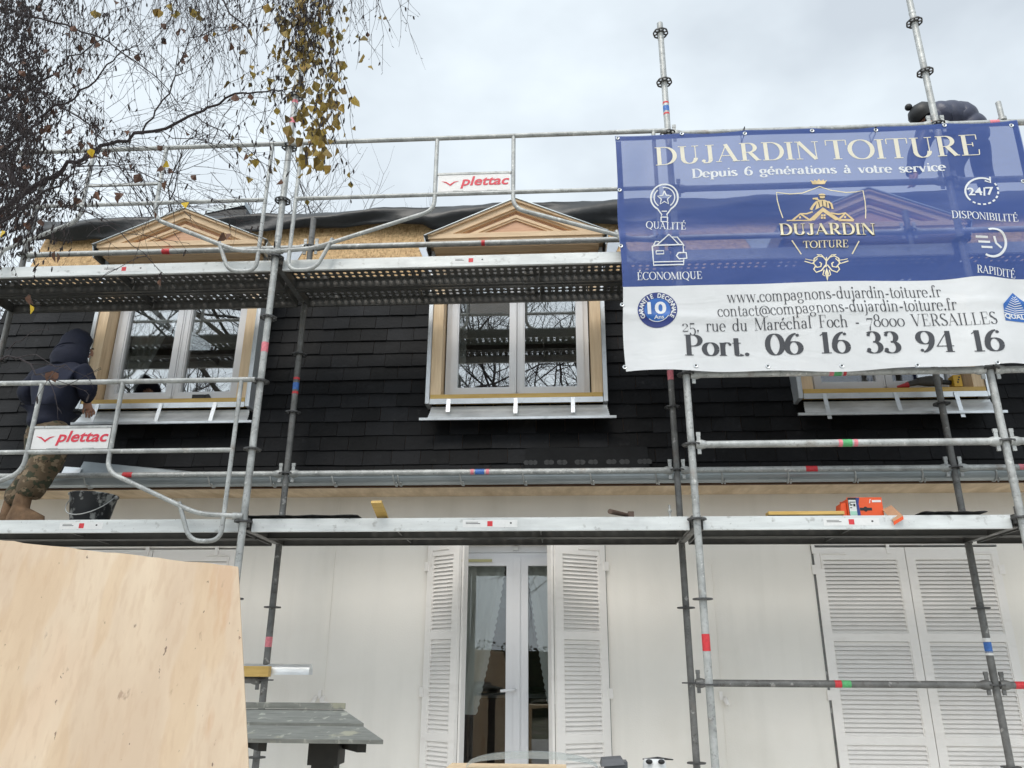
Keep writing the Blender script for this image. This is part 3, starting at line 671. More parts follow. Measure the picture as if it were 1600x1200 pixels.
# guardrail frames
txtcache={}
def bfont(text,size=1.0,shear=0.,offset=0.,align='CENTER',space=1.0):
    cu=bpy.data.curves.new('t','FONT'); cu.body=text; cu.size=size; cu.shear=shear; cu.offset=offset; cu.align_x=align; cu.space_character=space; cu.resolution_u=4
    ob=bpy.data.objects.new('t',cu); COL.objects.link(ob); bpy.context.view_layer.update()
    me=bpy.data.meshes.new_from_object(ob.evaluated_get(bpy.context.evaluated_depsgraph_get()))
    vs=[v.co.copy() for v in me.vertices]; fs=[list(p.vertices) for p in me.polygons]
    bpy.data.objects.remove(ob); bpy.data.curves.remove(cu); bpy.data.meshes.remove(me)
    return vs,fs
def fit(vs,x0,x1,z0,z1):
    xa=min(v.x for v in vs);xb=max(v.x for v in vs);za=min(v.y for v in vs);zb=max(v.y for v in vs)
    return [(x0+(v.x-xa)/(xb-xa)*(x1-x0),z0+(v.y-za)/(zb-za)*(z1-z0)) for v in vs]
def guard(xa,xb,k,sign=True):
    z=L(k); y=5.108; c=(xa+xb)/2; m=MB(); r=.0165
    m.tube([(xa+.02,y,z+1.0),(xb-.02,y,z+1.0)],.0185,10); m.tube([(xa+.12,y,z+.485),(xb-.12,y,z+.485)],r,10)
    for s,xe in ((-1,xa),(1,xb)):
        u=lambda d:xe-s*d
        m.tube(fillet([(c+s*.30,y,z+1.0),(c+s*.30,y,z+.345),(u(.30),y,z+.045),(u(.03),y,z+.03)],.09),r,10)
        m.tube(fillet([(u(.12),y,z+1.0),(u(.12),y,z-.135),(u(.33),y,z-.135),(u(.44),y,z+.125)],.085,6),r*.92,10)
        m.tube([(u(.06),y,z+.03),(u(.0),y+.02,z+.03)],.024,8)
    fr=m.build('guardrail_frame',galv,scaf)
    m=MB(); m.box(c-.283,y-.008,z+.655,c+.283,y+.012,z+.672); m.build('plate_rail',galv,fr)
    if sign:
        m=MB(); m.box(c-.278,y-.004,z+.505,c+.278,y+.003,z+.654); 
        m.mi=1
        vs,fs=bfont('plettac',1,.22,.022); q=fit(vs,c-.105,c+.27,z+.528,z+.635)
        m.add([(a,y-.0065,b_) for a,b_ in q],fs)
        bird=[(c-.255,z+.598),(c-.215,z+.592),(c-.185,z+.570),(c-.155,z+.592),(c-.112,z+.598),(c-.150,z+.583),(c-.176,z+.560),(c-.184,z+.553),(c-.190,z+.560),(c-.215,z+.580)]
        n=len(bird); m.add([(a,y-.0065,b_) for a,b_ in bird],[(0,1,8,9),(1,2,7,8),(2,6,7),(2,3,5,6),(3,4,5)])
        m.mi=2
        for s in (-.16,.10): m.box(c+s,y-.010,z+.5,c+s+.08,y-.0045,z+.51)
        m.build('sign_plate',[wpl,redp,galv],fr,fix=False)
for k in (-1,3):
    guard(P['a'],P['l'],k,sign=(k==-1))
    guard(P['l'],P['m'],k,sign=(k==3)) if k==3 else None
# ================================================================ stroke alphabet (upright letters with thick stems, hairlines and flat serifs)
G={}
def gl(ch,w,s): G[ch]=(w,s)
S,H,A_,R_,B_='S','H','A','R','B'   # thick stroke, hairline, stressed arc, serif, ball
gl('A',.80,[(H,.08,0,.40,1),(S,.36,1,.68,0),(H,.2,.34,.54,.34),(R_,.08,0,.2),(R_,.69,0,.26)])
gl('B',.72,[(S,.18,0,.18,1),(H,.06,1,.38,1),(A_,.36,.76,.22,.24,90,-90),(H,.18,.52,.38,.52),(A_,.38,.26,.25,.26,90,-90),(H,.06,0,.4,0)])
gl('C',.80,[(A_,.44,.5,.36,.5,40,320),(H,.72,.82,.72,1)])
gl('D',.84,[(S,.2,0,.2,1),(H,.06,1,.38,1),(A_,.38,.5,.38,.5,90,-90),(H,.06,0,.38,0)])
gl('E',.70,[(S,.2,0,.2,1),(H,.06,1,.6,1),(H,.06,0,.62,0),(H,.2,.52,.46,.52),(H,.6,1,.6,.76),(H,.62,0,.64,.26),(H,.46,.42,.46,.62)])
gl('F',.66,[(S,.2,0,.2,1),(H,.06,1,.6,1),(R_,.2,0,.28),(H,.2,.52,.46,.52),(H,.6,1,.6,.76),(H,.46,.42,.46,.62)])
gl('\u00c9',.70,G['E'][1]+[(S,.34,1.1,.46,1.26)])
gl('I',.38,[(S,.19,0,.19,1),(R_,.19,0,.3),(R_,.19,1,.3)])
gl('J',.54,[(S,.34,1,.34,.18),(A_,.19,.17,.15,.19,0,-130),(B_,.09,.1,.07),(R_,.34,1,.3)])
gl('L',.66,[(S,.2,0,.2,1),(R_,.2,1,.3),(H,.06,0,.6,0),(H,.6,0,.62,.3)])
gl('M',1.0,[(H,.14,0,.14,1),(S,.16,1,.5,.06),(H,.5,.04,.84,1),(S,.84,0,.84,1),(R_,.14,0,.24),(R_,.84,0,.28),(R_,.12,1,.16),(R_,.88,1,.18)])
gl('N',.88,[(H,.14,0,.14,1),(S,.16,1,.72,0),(H,.74,0,.74,1),(R_,.14,0,.24),(R_,.74,1,.24),(R_,.1,1,.16)])
gl('O',.90,[(A_,.45,.5,.38,.5,0,360)])
gl('P',.68,[(S,.2,0,.2,1),(H,.06,1,.38,1),(A_,.36,.73,.25,.27,90,-90),(H,.18,.46,.38,.46),(R_,.2,0,.3)])
gl('Q',.90,G['O'][1]+[(S,.45,.04,.76,-.2)])
gl('R',.78,[(S,.2,0,.2,1),(H,.06,1,.38,1),(A_,.36,.74,.24,.26,90,-90),(H,.18,.48,.38,.48),(R_,.2,0,.3),(S,.40,.48,.66,0),(R_,.69,0,.16)])
gl('S',.62,[(A_,.31,.76,.2,.24,25,250),(A_,.31,.25,.22,.25,80,-160),(S,.16,.66,.46,.36),(H,.5,.86,.5,1),(H,.09,0,.09,.2)])
gl('T',.76,[(S,.38,0,.38,1),(H,.04,1,.72,1),(H,.04,1,.04,.74),(H,.72,1,.72,.74),(R_,.38,0,.3)])
gl('U',.84,[(S,.2,1,.2,.3),(A_,.43,.3,.23,.3,180,360),(H,.66,.3,.66,1),(R_,.2,1,.3),(R_,.66,1,.24)])
gl('V',.80,[(S,.12,1,.42,0),(H,.42,0,.68,1),(R_,.12,1,.28),(R_,.68,1,.22)])
gl('a',.56,[(S,.40,.06,.40,.42),(A_,.25,.42,.15,.2,0,150),(B_,.12,.5,.05),(A_,.24,.17,.16,.17,0,360),(H,.40,.06,.52,.02)])
gl('c',.50,[(A_,.27,.31,.21,.31,40,320),(B_,.42,.48,.05)])
gl('d',.62,[(A_,.27,.31,.2,.31,0,360),(S,.47,0,.47,1),(R_,.42,1,.16),(R_,.52,0,.14)])
gl('e',.54,[(A_,.27,.31,.21,.31,0,315),(H,.06,.34,.48,.34)])
gl('\u00e9',.54,G['e'][1]+[(S,.26,.74,.38,.92)])
gl('\u00e0',.56,G['a'][1]+[(S,.2,.92,.32,.74)])
gl('f',.38,[(S,.17,0,.17,.8),(A_,.29,.8,.12,.2,180,40),(B_,.37,.9,.05),(H,.04,.6,.32,.6),(R_,.17,0,.26)])
gl('g',.58,[(A_,.25,.41,.18,.21,0,360),(A_,.26,-.12,.21,.15,0,360),(H,.14,.22,.16,.04),(H,.38,.55,.52,.62)])
gl('h',.66,[(S,.15,0,.15,1),(A_,.32,.4,.17,.22,180,0),(S,.49,.42,.49,0),(R_,.15,0,.24),(R_,.49,0,.24),(R_,.11,1,.14)])
gl('i',.31,[(S,.16,0,.16,.62),(B_,.16,.86,.075),(R_,.16,0,.26),(R_,.11,.62,.14)])
gl('j',.29,[(S,.17,-.12,.17,.62),(A_,.05,-.12,.12,.16,0,-110),(B_,.17,.86,.075),(R_,.12,.62,.14)])
gl('l',.31,[(S,.16,0,.16,1),(R_,.16,0,.26),(R_,.11,1,.14)])
gl('m',.96,[(S,.15,0,.15,.62),(A_,.31,.4,.16,.22,180,0),(S,.47,.42,.47,0),(A_,.63,.4,.16,.22,180,0),(S,.79,.42,.79,0),(R_,.15,0,.24),(R_,.47,0,.22),(R_,.79,0,.24),(R_,.11,.62,.14)])
gl('n',.66,[(S,.15,0,.15,.62),(A_,.32,.4,.17,.22,180,0),(S,.49,.42,.49,0),(R_,.15,0,.24),(R_,.49,0,.24),(R_,.11,.62,.14)])
gl('o',.56,[(A_,.28,.31,.22,.31,0,360)])
gl('p',.62,[(S,.15,-.3,.15,.62),(A_,.35,.31,.2,.31,0,360),(R_,.15,-.3,.26),(R_,.11,.62,.14)])
gl('r',.46,[(S,.15,0,.15,.62),(A_,.31,.4,.16,.22,180,60),(B_,.41,.54,.055),(R_,.15,0,.26),(R_,.11,.62,.14)])
gl('s',.45,[(A_,.22,.46,.14,.16,20,250),(A_,.22,.15,.16,.15,80,-160),(S,.12,.42,.32,.22)])
gl('t',.38,[(S,.17,.1,.17,.84),(A_,.26,.1,.09,.1,180,340),(H,.04,.6,.33,.6)])
gl('u',.66,[(S,.15,.62,.15,.16),(A_,.31,.18,.16,.18,180,360),(S,.49,.62,.49,0),(R_,.1,.62,.14),(R_,.44,.62,.14),(R_,.53,0,.12)])
gl('v',.56,[(S,.09,.62,.29,0),(H,.29,0,.47,.62),(R_,.09,.62,.2),(R_,.47,.62,.16)])
gl('w',.84,[(S,.08,.62,.25,0),(H,.25,0,.41,.62),(S,.41,.62,.58,0),(H,.58,0,.75,.62),(R_,.08,.62,.18),(R_,.41,.62,.16),(R_,.75,.62,.16)])
gl('0',.64,[(A_,.32,.5,.25,.5,0,360)])
gl('1',.46,[(S,.25,0,.25,1),(H,.08,.84,.25,1),(R_,.25,0,.34)])
gl('2',.60,[(A_,.29,.74,.2,.26,150,-30),(H,.46,.60,.08,.06),(S,.08,.05,.5,.05),(B_,.14,.8,.07),(H,.52,.05,.54,.26)])
gl('3',.60,[(A_,.27,.75,.19,.25,140,-90),(A_,.27,.27,.24,.27,90,-150),(B_,.13,.85,.06),(B_,.1,.16,.07)])
gl('4',.66,[(H,.46,1,.06,.28),(S,.46,1,.46,0),(H,.04,.28,.62,.28),(R_,.46,0,.3)])
gl('5',.60,[(S,.14,.95,.48,.95),(H,.13,1,.12,.52),(A_,.28,.3,.23,.3,130,-150),(B_,.1,.14,.06)])
gl('6',.62,[(A_,.31,.3,.23,.3,0,360),(A_,.48,.34,.40,.66,185,100),(B_,.46,.9,.06)])
gl('7',.58,[(S,.08,.95,.52,.95),(H,.08,1,.06,.76),(H,.54,.96,.28,.3),(S,.28,.32,.24,0)])
gl('8',.62,[(A_,.31,.76,.19,.24,0,360),(A_,.31,.27,.24,.27,0,360)])
gl('9',.62,[(A_,.31,.7,.23,.3,0,360),(A_,.14,.66,.40,.66,5,-80),(B_,.16,.1,.06)])
gl('.',.28,[(B_,.14,.06,.08)]); gl(',',.28,[(B_,.14,.06,.075),(H,.18,.06,.1,-.16)]); gl('-',.42,[(S,.08,.3,.34,.3)]); gl(' ',.52,[])
gl('@',.95,[(A_,.46,.36,.16,.22,0,360),(H,.62,.56,.62,.2),(A_,.72,.24,.1,.1,180,330),(A_,.48,.32,.40,.46,-20,300)])
def ribbon(mb,pts,ws,mapf):
    n=len(pts); vs=[]
    for i,(x,y) in enumerate(pts):
        a=pts[max(i-1,0)]; b_=pts[min(i+1,n-1)]; dx,dy=b_[0]-a[0],b_[1]-a[1]; l=math.hypot(dx,dy) or 1e-9
        nx,ny=-dy/l,dx/l; w_=ws[i]/2
        vs+= [mapf(x+nx*w_,y+ny*w_),mapf(x-nx*w_,y-ny*w_)]
    mb.add(vs,[(2*i,2*i+1,2*i+3,2*i+2) for i in range(n-1)])
def didone(mb,text,p0,p1,cap,mapXZ,T=.13,h=.035,old=False,layer=[0]):
    """p0,p1: (x,z) of the two ends of the baseline"""
    tot=sum(G[c][0] for c in text); L_=math.hypot(p1[0]-p0[0],p1[1]-p0[1]); sx=L_/tot; ux=((p1[0]-p0[0])/L_,(p1[1]-p0[1])/L_)
    cur=0
    for ch in text:
        w_,st=G[ch]; sc,dz_=1,0
        if old and ch.isdigit():
            if ch in '012': sc=.66
            elif ch in '34579': dz_=-.3
        k=[0]
        def mp(x,y):
            X=(cur+x)*sx; Z=(y*sc+dz_)*cap
            return mapXZ(p0[0]+ux[0]*X-ux[1]*Z,p0[1]+ux[1]*X+ux[0]*Z,k[0]*.0003)
        for s in st:
            k[0]+=1; t=s[0]
            if t in 'SH':
                wd=(T if t=='S' else h); dx,dy=s[3]-s[1],s[4]-s[2]; l=math.hypot(dx,dy); n=max(1,int(l/.25))
                # width in letter units is horizontal; thick diagonals keep their weight
                ribbon(mb,[(s[1]+dx*i/n,s[2]+dy*i/n) for i in range(n+1)],[wd]*(n+1),mp)
            elif t=='A':
                _,cx_,cy_,rx,ry,a0,a1=s; n=max(6,int(abs(a1-a0)/14)); pts=[];ws=[]
                for i in range(n+1):
                    q=rad(a0+(a1-a0)*i/n); pts.append((cx_+rx*math.cos(q),cy_+ry*math.sin(q))); tx_,ty_=-rx*math.sin(q),ry*math.cos(q); c_=abs(ty_)/(math.hypot(tx_,ty_)+1e-9); ws.append(h+(T*1.05-h)*c_**1.6)
                ribbon(mb,pts,ws,mp)
            elif t=='R': ribbon(mb,[(s[1]-s[3]/2,s[2]+(h/2 if s[2]<.01 else -h/2)),(s[1]+s[3]/2,s[2]+(h/2 if s[2]<.01 else -h/2))],[h,h],mp)
            elif t=='B':
                r=s[3]; n=10; mb.add([mp(s[1]+r*math.cos(2*PI*i/n),s[2]+r*1.1*math.sin(2*PI*i/n)) for i in range(n)],[tuple(range(n))])
        cur+=w_
# ================================================================ banner
BY=5.085; bl=bp(963,213,BY); br=bp(1585,193,BY)
BX0,BX1=.458,3.435; BZ1,BZ0=5.382,3.425; BZM=bp(1000,449,BY).z
def bwave(x,z):
    v=(BZ1-z)/(BZ1-BZ0); u=(x-BX0)/(BX1-BX0)
    y=.010*math.sin(x*3.1+z*1.2)+.007*math.sin(x*6.7-z*2.3+1)*v+.006*math.sin(z*7.0+x*1.5)
    y+=-.03*math.exp(-((u-.80-.05*v)/.05)**2)*v + .018*math.exp(-((u-.92)/.04)**2)*v
    y+=-.012*math.exp(-((z-4.45-.05*math.sin(x*2))/.035)**2)-.008*math.exp(-((z-3.86-.04*math.sin(x*2+2))/.03)**2)
    y+=.012*math.exp(-((u-.07)/.03)**2)*math.sin(v*9)
    return BY-.012+y
def bedge(u): return .006*math.sin(u*PI*6)*1.0-.012*abs(math.sin(u*PI*6))
def bcoord(x,z,off=0.): return (x,bwave(x,z)-.0025-off,z)
def banmat(name,col,tr,rough=.42):
    m=M(name,col,rough,0,.05,2.2,.0); t=m.node_tree; p=t.nodes['Principled BSDF']; o=[q for q in t.nodes if q.type=='OUTPUT_MATERIAL'][0]
    mx=t.nodes.new('ShaderNodeMixShader'); tb=t.nodes.new('ShaderNodeBsdfTransparent'); mx.inputs[0].default_value=tr
    tc=t.nodes.new('ShaderNodeTexCoord'); mp=t.nodes.new('ShaderNodeMapping'); mp.inputs['Scale'].default_value=(.8,1,2.0); n=t.nodes.new('ShaderNodeTexVoronoi'); n.feature='SMOOTH_F1'; n.inputs['Scale'].default_value=2.1
    n2=t.nodes.new('ShaderNodeTexNoise'); n2.inputs['Scale'].default_value=2.2; n2.inputs['Distortion'].default_value=1.5
    ad=t.nodes.new('ShaderNodeMath'); ad.operation='ADD'
    b=t.nodes.new('ShaderNodeBump'); b.inputs['Strength'].default_value=.2; b.inputs['Distance'].default_value=.03
    t.links.new(tc.outputs['Object'],mp.inputs[0]); t.links.new(mp.outputs[0],n.inputs['Vector']); t.links.new(mp.outputs[0],n2.inputs['Vector']); t.links.new(n.outputs['Distance'],ad.inputs[0]); t.links.new(n2.outputs['Fac'],ad.inputs[1]); t.links.new(ad.outputs[0],b.inputs['Height']); t.links.new(b.outputs[0],p.inputs['Normal'])
    t.links.new(p.outputs[0],mx.inputs[1]); t.links.new(tb.outputs[0],mx.inputs[2]); t.links.new(mx.outputs[0],o.inputs[0]); return m
bblue=banmat('printed blue mesh fabric',(.036,.084,.315),.31); bwhite=banmat('printed white mesh fabric',(.70,.71,.72),.06,.5)
cream=M('cream print',(.70,.66,.54),.5,0,.04,8); pwhite=M('pale print',(.68,.70,.72),.5,0,.04,8); gold=M('gold print',(.66,.50,.26),.45,0,.2,20); gold2=M('pale gold print',(.74,.66,.46),.45,0,.15,20); ink=M('charcoal print',(.045,.047,.055),.5,0,.1,8); emb=M('embossed dark print',(.05,.05,.05),.5); pblue=M('badge blue',(.02,.12,.42),.4,0,.2,6); pblue2=M('badge dark blue',(.015,.03,.17),.4)
banner=empty('banner',((BX0+BX1)/2,BY,BZ0)); tag(banner,'large blue and white roofing company banner tied to the outside of the scaffold','banner')
m=MB(); nx=120; rowsz=[BZ0+(BZM-BZ0)*i/26 for i in range(27)]+[BZM+(BZ1-BZM)*i/44 for i in range(1,45)]
vs=[]
for j,z in enumerate(rowsz):
    for i in range(nx+1):
        u=i/nx; x=BX0+(BX1-BX0)*u; t=(z-BZ0)/(BZ1-BZ0)
        zz=z+ (bedge(u)*max(0,(t-.9)/.1)) + (.012*math.sin(u*9+.5)+.008*math.sin(u*23))*max(0,(.12-t)/.12) + (.018*math.exp(-((u-.83)/.06)**2)*math.exp(-((z-BZM)/.12)**2))
        vs.append((x-.008*math.sin(t*PI*4)*(1 if i in(0,) else 0),bwave(x,z),zz))
for j in range(len(rowsz)-1):
    pass
fs=[];mi=[]
m.add(vs,[(j*(nx+1)+i,j*(nx+1)+i+1,(j+1)*(nx+1)+i+1,(j+1)*(nx+1)+i) for j in range(len(rowsz)-1) for i in range(nx)],True)
m.m=[1 if k//nx<26 else 0 for k in range(len(m.f))]
m.build('sheet',[bblue,bwhite],banner,fix=False)
def bxz(px,py): p=bp(px,py,BY); return (p.x,p.z)
PM=bp(1300,300,BY).z-bp(1300,301,BY).z    # metres per pixel, upright
def line(mb,text,px0,py0,px1,py1,capx,T=.13,h=.035,old=False): didone(mb,text,bxz(px0,py0),bxz(px1,py1),capx*PM,bcoord,T,h,old)
def stroke(mb,pts,wpx,off=0.): 
    q=[bxz(*p) for p in pts]; ribbon(mb,q,[wpx*PM]*len(q),lambda x,z:bcoord(x,z,off))
def arc(cx_,cy_,rx,ry,a0,a1,n=28): return [(cx_+rx*math.cos(rad(a0+(a1-a0)*i/n)),cy_-ry*math.sin(rad(a0+(a1-a0)*i/n))) for i in range(n+1)]
def poly(mb,pts,off=0.): q=[bcoord(*bxz(*p),off) for p in pts]; mb.add(q,[tuple(range(len(q)))])
def disc(mb,cx_,cy_,rx,ry,off=0.):
    for k in range(8):
        for i in range(36):
            q=[(k/8,i),((k+1)/8,i),((k+1)/8,i+1),(k/8,i+1)]
            mb.add([bcoord(*bxz(cx_+rx*r*math.cos(2*PI*j/36),cy_+ry*r*math.sin(2*PI*j/36)),off) for r,j in q],[(0,1,2,3)] if k else [(0,1,2)])
def gridquad(mb,a,b_,c,d,off=0.,n=6):
    f=lambda u,v:tuple((a[i]*(1-u)+b_[i]*u)*(1-v)+(d[i]*(1-u)+c[i]*u)*v for i in (0,1))
    for i in range(n):
        for j in range(n): mb.add([bcoord(*bxz(*f(u/n,v/n)),off) for u,v in ((i,j),(i+1,j),(i+1,j+1),(i,j+1))],[(0,1,2,3)])
def sans(mb,text,px0,py0,px1,py1,off=0.0009,o=.02):      # box fit, px
    vs_,fs_=bfont(text,1,0,o); a=bxz(px0,py1); b_=bxz(px1,py0); q=fit(vs_,a[0],b_[0],a[1],b_[1]); mb.add([bcoord(x,z,off) for x,z in q],fs_)
m=MB(); line(m,'DUJARDIN',1022,259,1282,250,29,.14,.035); line(m,'TOITURE',1291,250.5,1533,243,31,.14,.035); m.build('title_lettering',cream,banner,fix=False)
m=MB(); line(m,'Depuis 6 g\u00e9n\u00e9rations \u00e0 votre service',1080,280,1478,267,14,.17,.06); m.build('slogan_lettering',pwhite,banner,fix=False)
m=MB(); line(m,'QUALIT\u00c9',1009,357,1072,359,11,.13,.05); line(m,'\u00c9CONOMIQUE',995,439,1097,437,11,.13,.05); line(m,'DISPONIBILIT\u00c9',1485,343,1590,348,11,.13,.05); line(m,'RAPIDIT\u00c9',1524,428,1588,434,11,.13,.05); m.build('caption_lettering',pwhite,banner,fix=False)
m=MB(); line(m,'www.compagnons-dujardin-toiture.fr',1136,474,1471,465,17,.092,.026); line(m,'contact@compagnons-dujardin-toiture.fr',1121,496,1494,486,17,.092,.026); line(m,'25, rue du Mar\u00e9chal Foch - 78000 VERSAILLES',1065,519,1556,509,16.5,.10,.028,True); line(m,'Port. 06 16 33 94 16',1068,556,1567,551,28,.175,.035); m.build('address_lettering',ink,banner,fix=False)
# icons
m=MB()
stroke(m,arc(1038,309,21,20,-62,242),2.2); stroke(m,arc(1038,309,16,15,-55,100),1.6); stroke(m,arc(1038,309,16,15,130,235),1.6)
st=[(1038+ (11 if i%2==0 else 5)*math.sin(PI*i/5),310-(11 if i%2==0 else 5)*math.cos(PI*i/5)) for i in range(11)]; stroke(m,st,1.8)
stroke(m,[(1028,327),(1034,335),(1033,339),(1043,339),(1042,335),(1048,327)],1.8); stroke(m,[(1034,330),(1042,330)],1.6); stroke(m,[(1033,339),(1033,346),(1043,346),(1043,339)],1.8)
stroke(m,[(1019,386),(1021,416),(1068,414),(1068,406)],2); stroke(m,[(1019,386),(1025,384),(1067,382),(1068,394)],2); stroke(m,[(1021,384),(1024,378),(1030,378)],1.6); stroke(m,[(1026,384),(1045,367),(1061,382)],1.8); stroke(m,[(1050,371),(1058,371),(1069,384)],1.6); stroke(m,[(1020,411),(1068,409)],1.6)
stroke(m,[(1025,393),(1037,392),(1037,397),(1025,398),(1025,393)],1.6); stroke(m,[(1060,395),(1072,395),(1073,404),(1061,405),(1057,400),(1060,395)],2)
stroke(m,arc(1533,300,26,21,60,225),2.6); stroke(m,[(1538,283),(1547,286),(1546,277)],2.2)
for q in range(9): stroke(m,arc(1533,300,26,21,235+q*19,246+q*19,3),2.4)
stroke(m,arc(1549,381,22,21,-120,110),3.2); stroke(m,[(1551,371),(1555,381),(1564,388)],3)
for a,b_,y in ((1521,1541,373),(1526,1545,380),(1531,1549,388)): stroke(m,[(a,y),(b_,y)],3)
m.build('icon',pwhite,banner,fix=False)
m=MB(); sans(m,'24',1512,294,1532,307); stroke(m,[(1537,294),(1537,307)],2.2); sans(m,'7',1541,293,1551,306); m.build('hours_lettering',pwhite,banner,fix=False)
# round badge, label
m=MB(); disc(m,1027,485,31,27); m.mi=1; disc(m,1027,485,20.5,18,.0012); m.mi=0; m.build('guarantee_badge',[pblue2,pblue],banner,fix=False)
m=MB(); sans(m,'10',1012,472,1040,492,.0026,.03); sans(m,'Ans',1022,493,1037,499,.0026,.02); stroke(m,arc(1027,485,20,17.5,230,330),.9,.0026)
txt='GARANTIE DECENNALE'
for i,ch in enumerate(txt):
    if ch==' ': continue
    q=rad(208-236*i/(len(txt)-1)); cx_,cy_=1027+25.5*math.cos(q),485-22*math.sin(q)
    vs_,fs_=bfont(ch,1,0,.03); xa=min(v.x for v in vs_);xb=max(v.x for v in vs_);za=min(v.y for v in vs_);zb=max(v.y for v in vs_)
    ro=q-PI/2; out_=[]
    for v in vs_:
        a=(v.x-(xa+xb)/2)/max(.35,(zb-za))*7*.92; b_=(v.y-(za+zb)/2)/(zb-za)*7
        out_.append(bcoord(*bxz(cx_+a*math.cos(ro)-b_*math.sin(ro),cy_-(a*math.sin(ro)+b_*math.cos(ro))),.0026))
    m.add(out_,fs_)
m.build('badge_lettering',pwhite,banner,fix=False)
m=MB(); gridquad(m,(1565,477),(1605,474),(1605,503),(1568,503)); gridquad(m,(1565,477),(1583,457),(1583.2,457),(1605,474))
m.mi=1
for i in range(9):
    y=462+i*3.4; w_=3+i*2.2; stroke(m,[(1585-w_,y+1),(1585,y+4),(1585+min(w_,16),y+1)],1.1,.0015)
sans(m,'QUALI',1568,491,1604,501,.0022,.03); m.build('quality_label',[pblue,pwhite],banner,fix=False)
# crest in the middle
m=MB()
stroke(m,[(1222,343),(1217,330),(1213,316),(1211.5,304),(1232,306.5),(1252,305),(1268,299),(1279,294.5),(1295,300),(1320,303.5),(1335,302.5),(1347,300),(1350,318),(1351,332),(1350.5,344)],1.3)
stroke(m,[(1236,378),(1251,399)],1.5); stroke(m,[(1340,380),(1330,399)],1.5)
m.build('crest_outline',gold2,banner,fix=False)
m=MB()
poly(m,[(1266,287),(1264.5,284.5),(1270,286),(1271,283.5),(1275,285.5),(1278,282),(1281,285.5),(1285,283),(1287,285.5),(1291,283.5),(1289,287),(1287,290.5),(1268,291)],0)
stroke(m,[(1264,347),(1284,329),(1310,347),(1332,347)],3.4,0); stroke(m,[(1228,347),(1264,347)],1.6,0); stroke(m,[(1237,347),(1249,337),(1264,347)],2.6,.0004); stroke(m,[(1249,337),(1259,337),(1268,334)],2,.0004); stroke(m,[(1308,347),(1319,336),(1332,347)],2.6,.0004); stroke(m,[(1296,336),(1308,338),(1319,336)],2,.0004); poly(m,[(1264,347),(1284,329),(1310,347),(1303,347),(1284,334),(1271,347)],.0002)
for a,b_ in ((1281,338),(1285,338),(1281,342),(1285,342)): poly(m,[(a,b_),(a+3,b_),(a+3,b_+3),(a,b_+3)],.0006)
for a in (1247,1317): poly(m,[(a,341),(a+3,341),(a+3,344),(a,344)],.0006)
# roofer at work on the ridge
poly(m,arc(1283,310.5,4.2,4,0,360,10)[:-1],.0004); poly(m,arc(1282.5,308.3,5.4,2.6,0,180,8),.0008); poly(m,[(1275,318),(1280,315.5),(1287,315.5),(1292,318),(1294,329),(1284,325),(1272,331)],.0004); stroke(m,[(1292,318),(1297,322),(1299,330)],2.6,.0008); stroke(m,[(1275,318),(1270,323),(1266,331)],2.6,.0008); stroke(m,[(1272,321),(1268,326),(1265,331)],3,.0008); stroke(m,[(1278,317),(1274,314),(1272,315)],2.6,.0008); stroke(m,[(1268,314),(1276,313)],2.2,.0008)
m.build('crest_roof',gold,banner,fix=False)
m=MB(); stroke(m,[(1277,319),(1279,327)],1.2,.0014); stroke(m,[(1283,317),(1284,326)],1.2,.0014); stroke(m,[(1289,319),(1290,327)],1.2,.0014); stroke(m,[(1277,309.2),(1289,309.2)],1.0,.0014); stroke(m,[(1280,313.5),(1287,313.5)],1.0,.0014); stroke(m,[(1294,321),(1296,327)],1,.0014); m.build('crest_shading',emb,banner,fix=False)
m=MB(); line(m,'DUJARDIN',1217,370.6,1368.4,370.4,17,.18,.06); line(m,'TOITURE',1254.6,390.6,1324.4,389.6,9.6,.16,.06)
m.build('crest_lettering_shade',emb,banner,fix=False)
m=MB(); didone(m,'DUJARDIN',bxz(1216,370),bxz(1367,369.6),17*PM,lambda x,z,o:bcoord(x,z,o+.004),.15,.045); didone(m,'TOITURE',bxz(1254,390),bxz(1324,389),9.6*PM,lambda x,z,o:bcoord(x,z,o+.004),.14,.05)
for s in (-1,1):
    X=lambda d:1290+s*d
    stroke(m,[(X(0),410),(X(5),404),(X(12),402),(X(19),406),(X(20),414),(X(15),420),(X(9),419),(X(8),414),(X(11),412)],1.7); stroke(m,[(X(1),416),(X(8),425),(X(16),428),(X(20),423),(X(17),418)],1.7)
    stroke(m,[(X(2),407),(X(8),400.5),(X(15),400)],1.2); stroke(m,[(X(14),406),(X(22),414),(X(28),412),(X(34),410)],1.5); stroke(m,[(X(20),409),(X(27),408),(X(33),406.5)],1); stroke(m,[(X(4),424),(X(6),432),(X(3),434)],1.4)
poly(m,[(1290,421),(1293.5,430),(1291,442),(1287,430)],0); stroke(m,[(1290,404),(1289,420)],1.5)
m.build('crest_ornament',gold2,banner,fix=False)
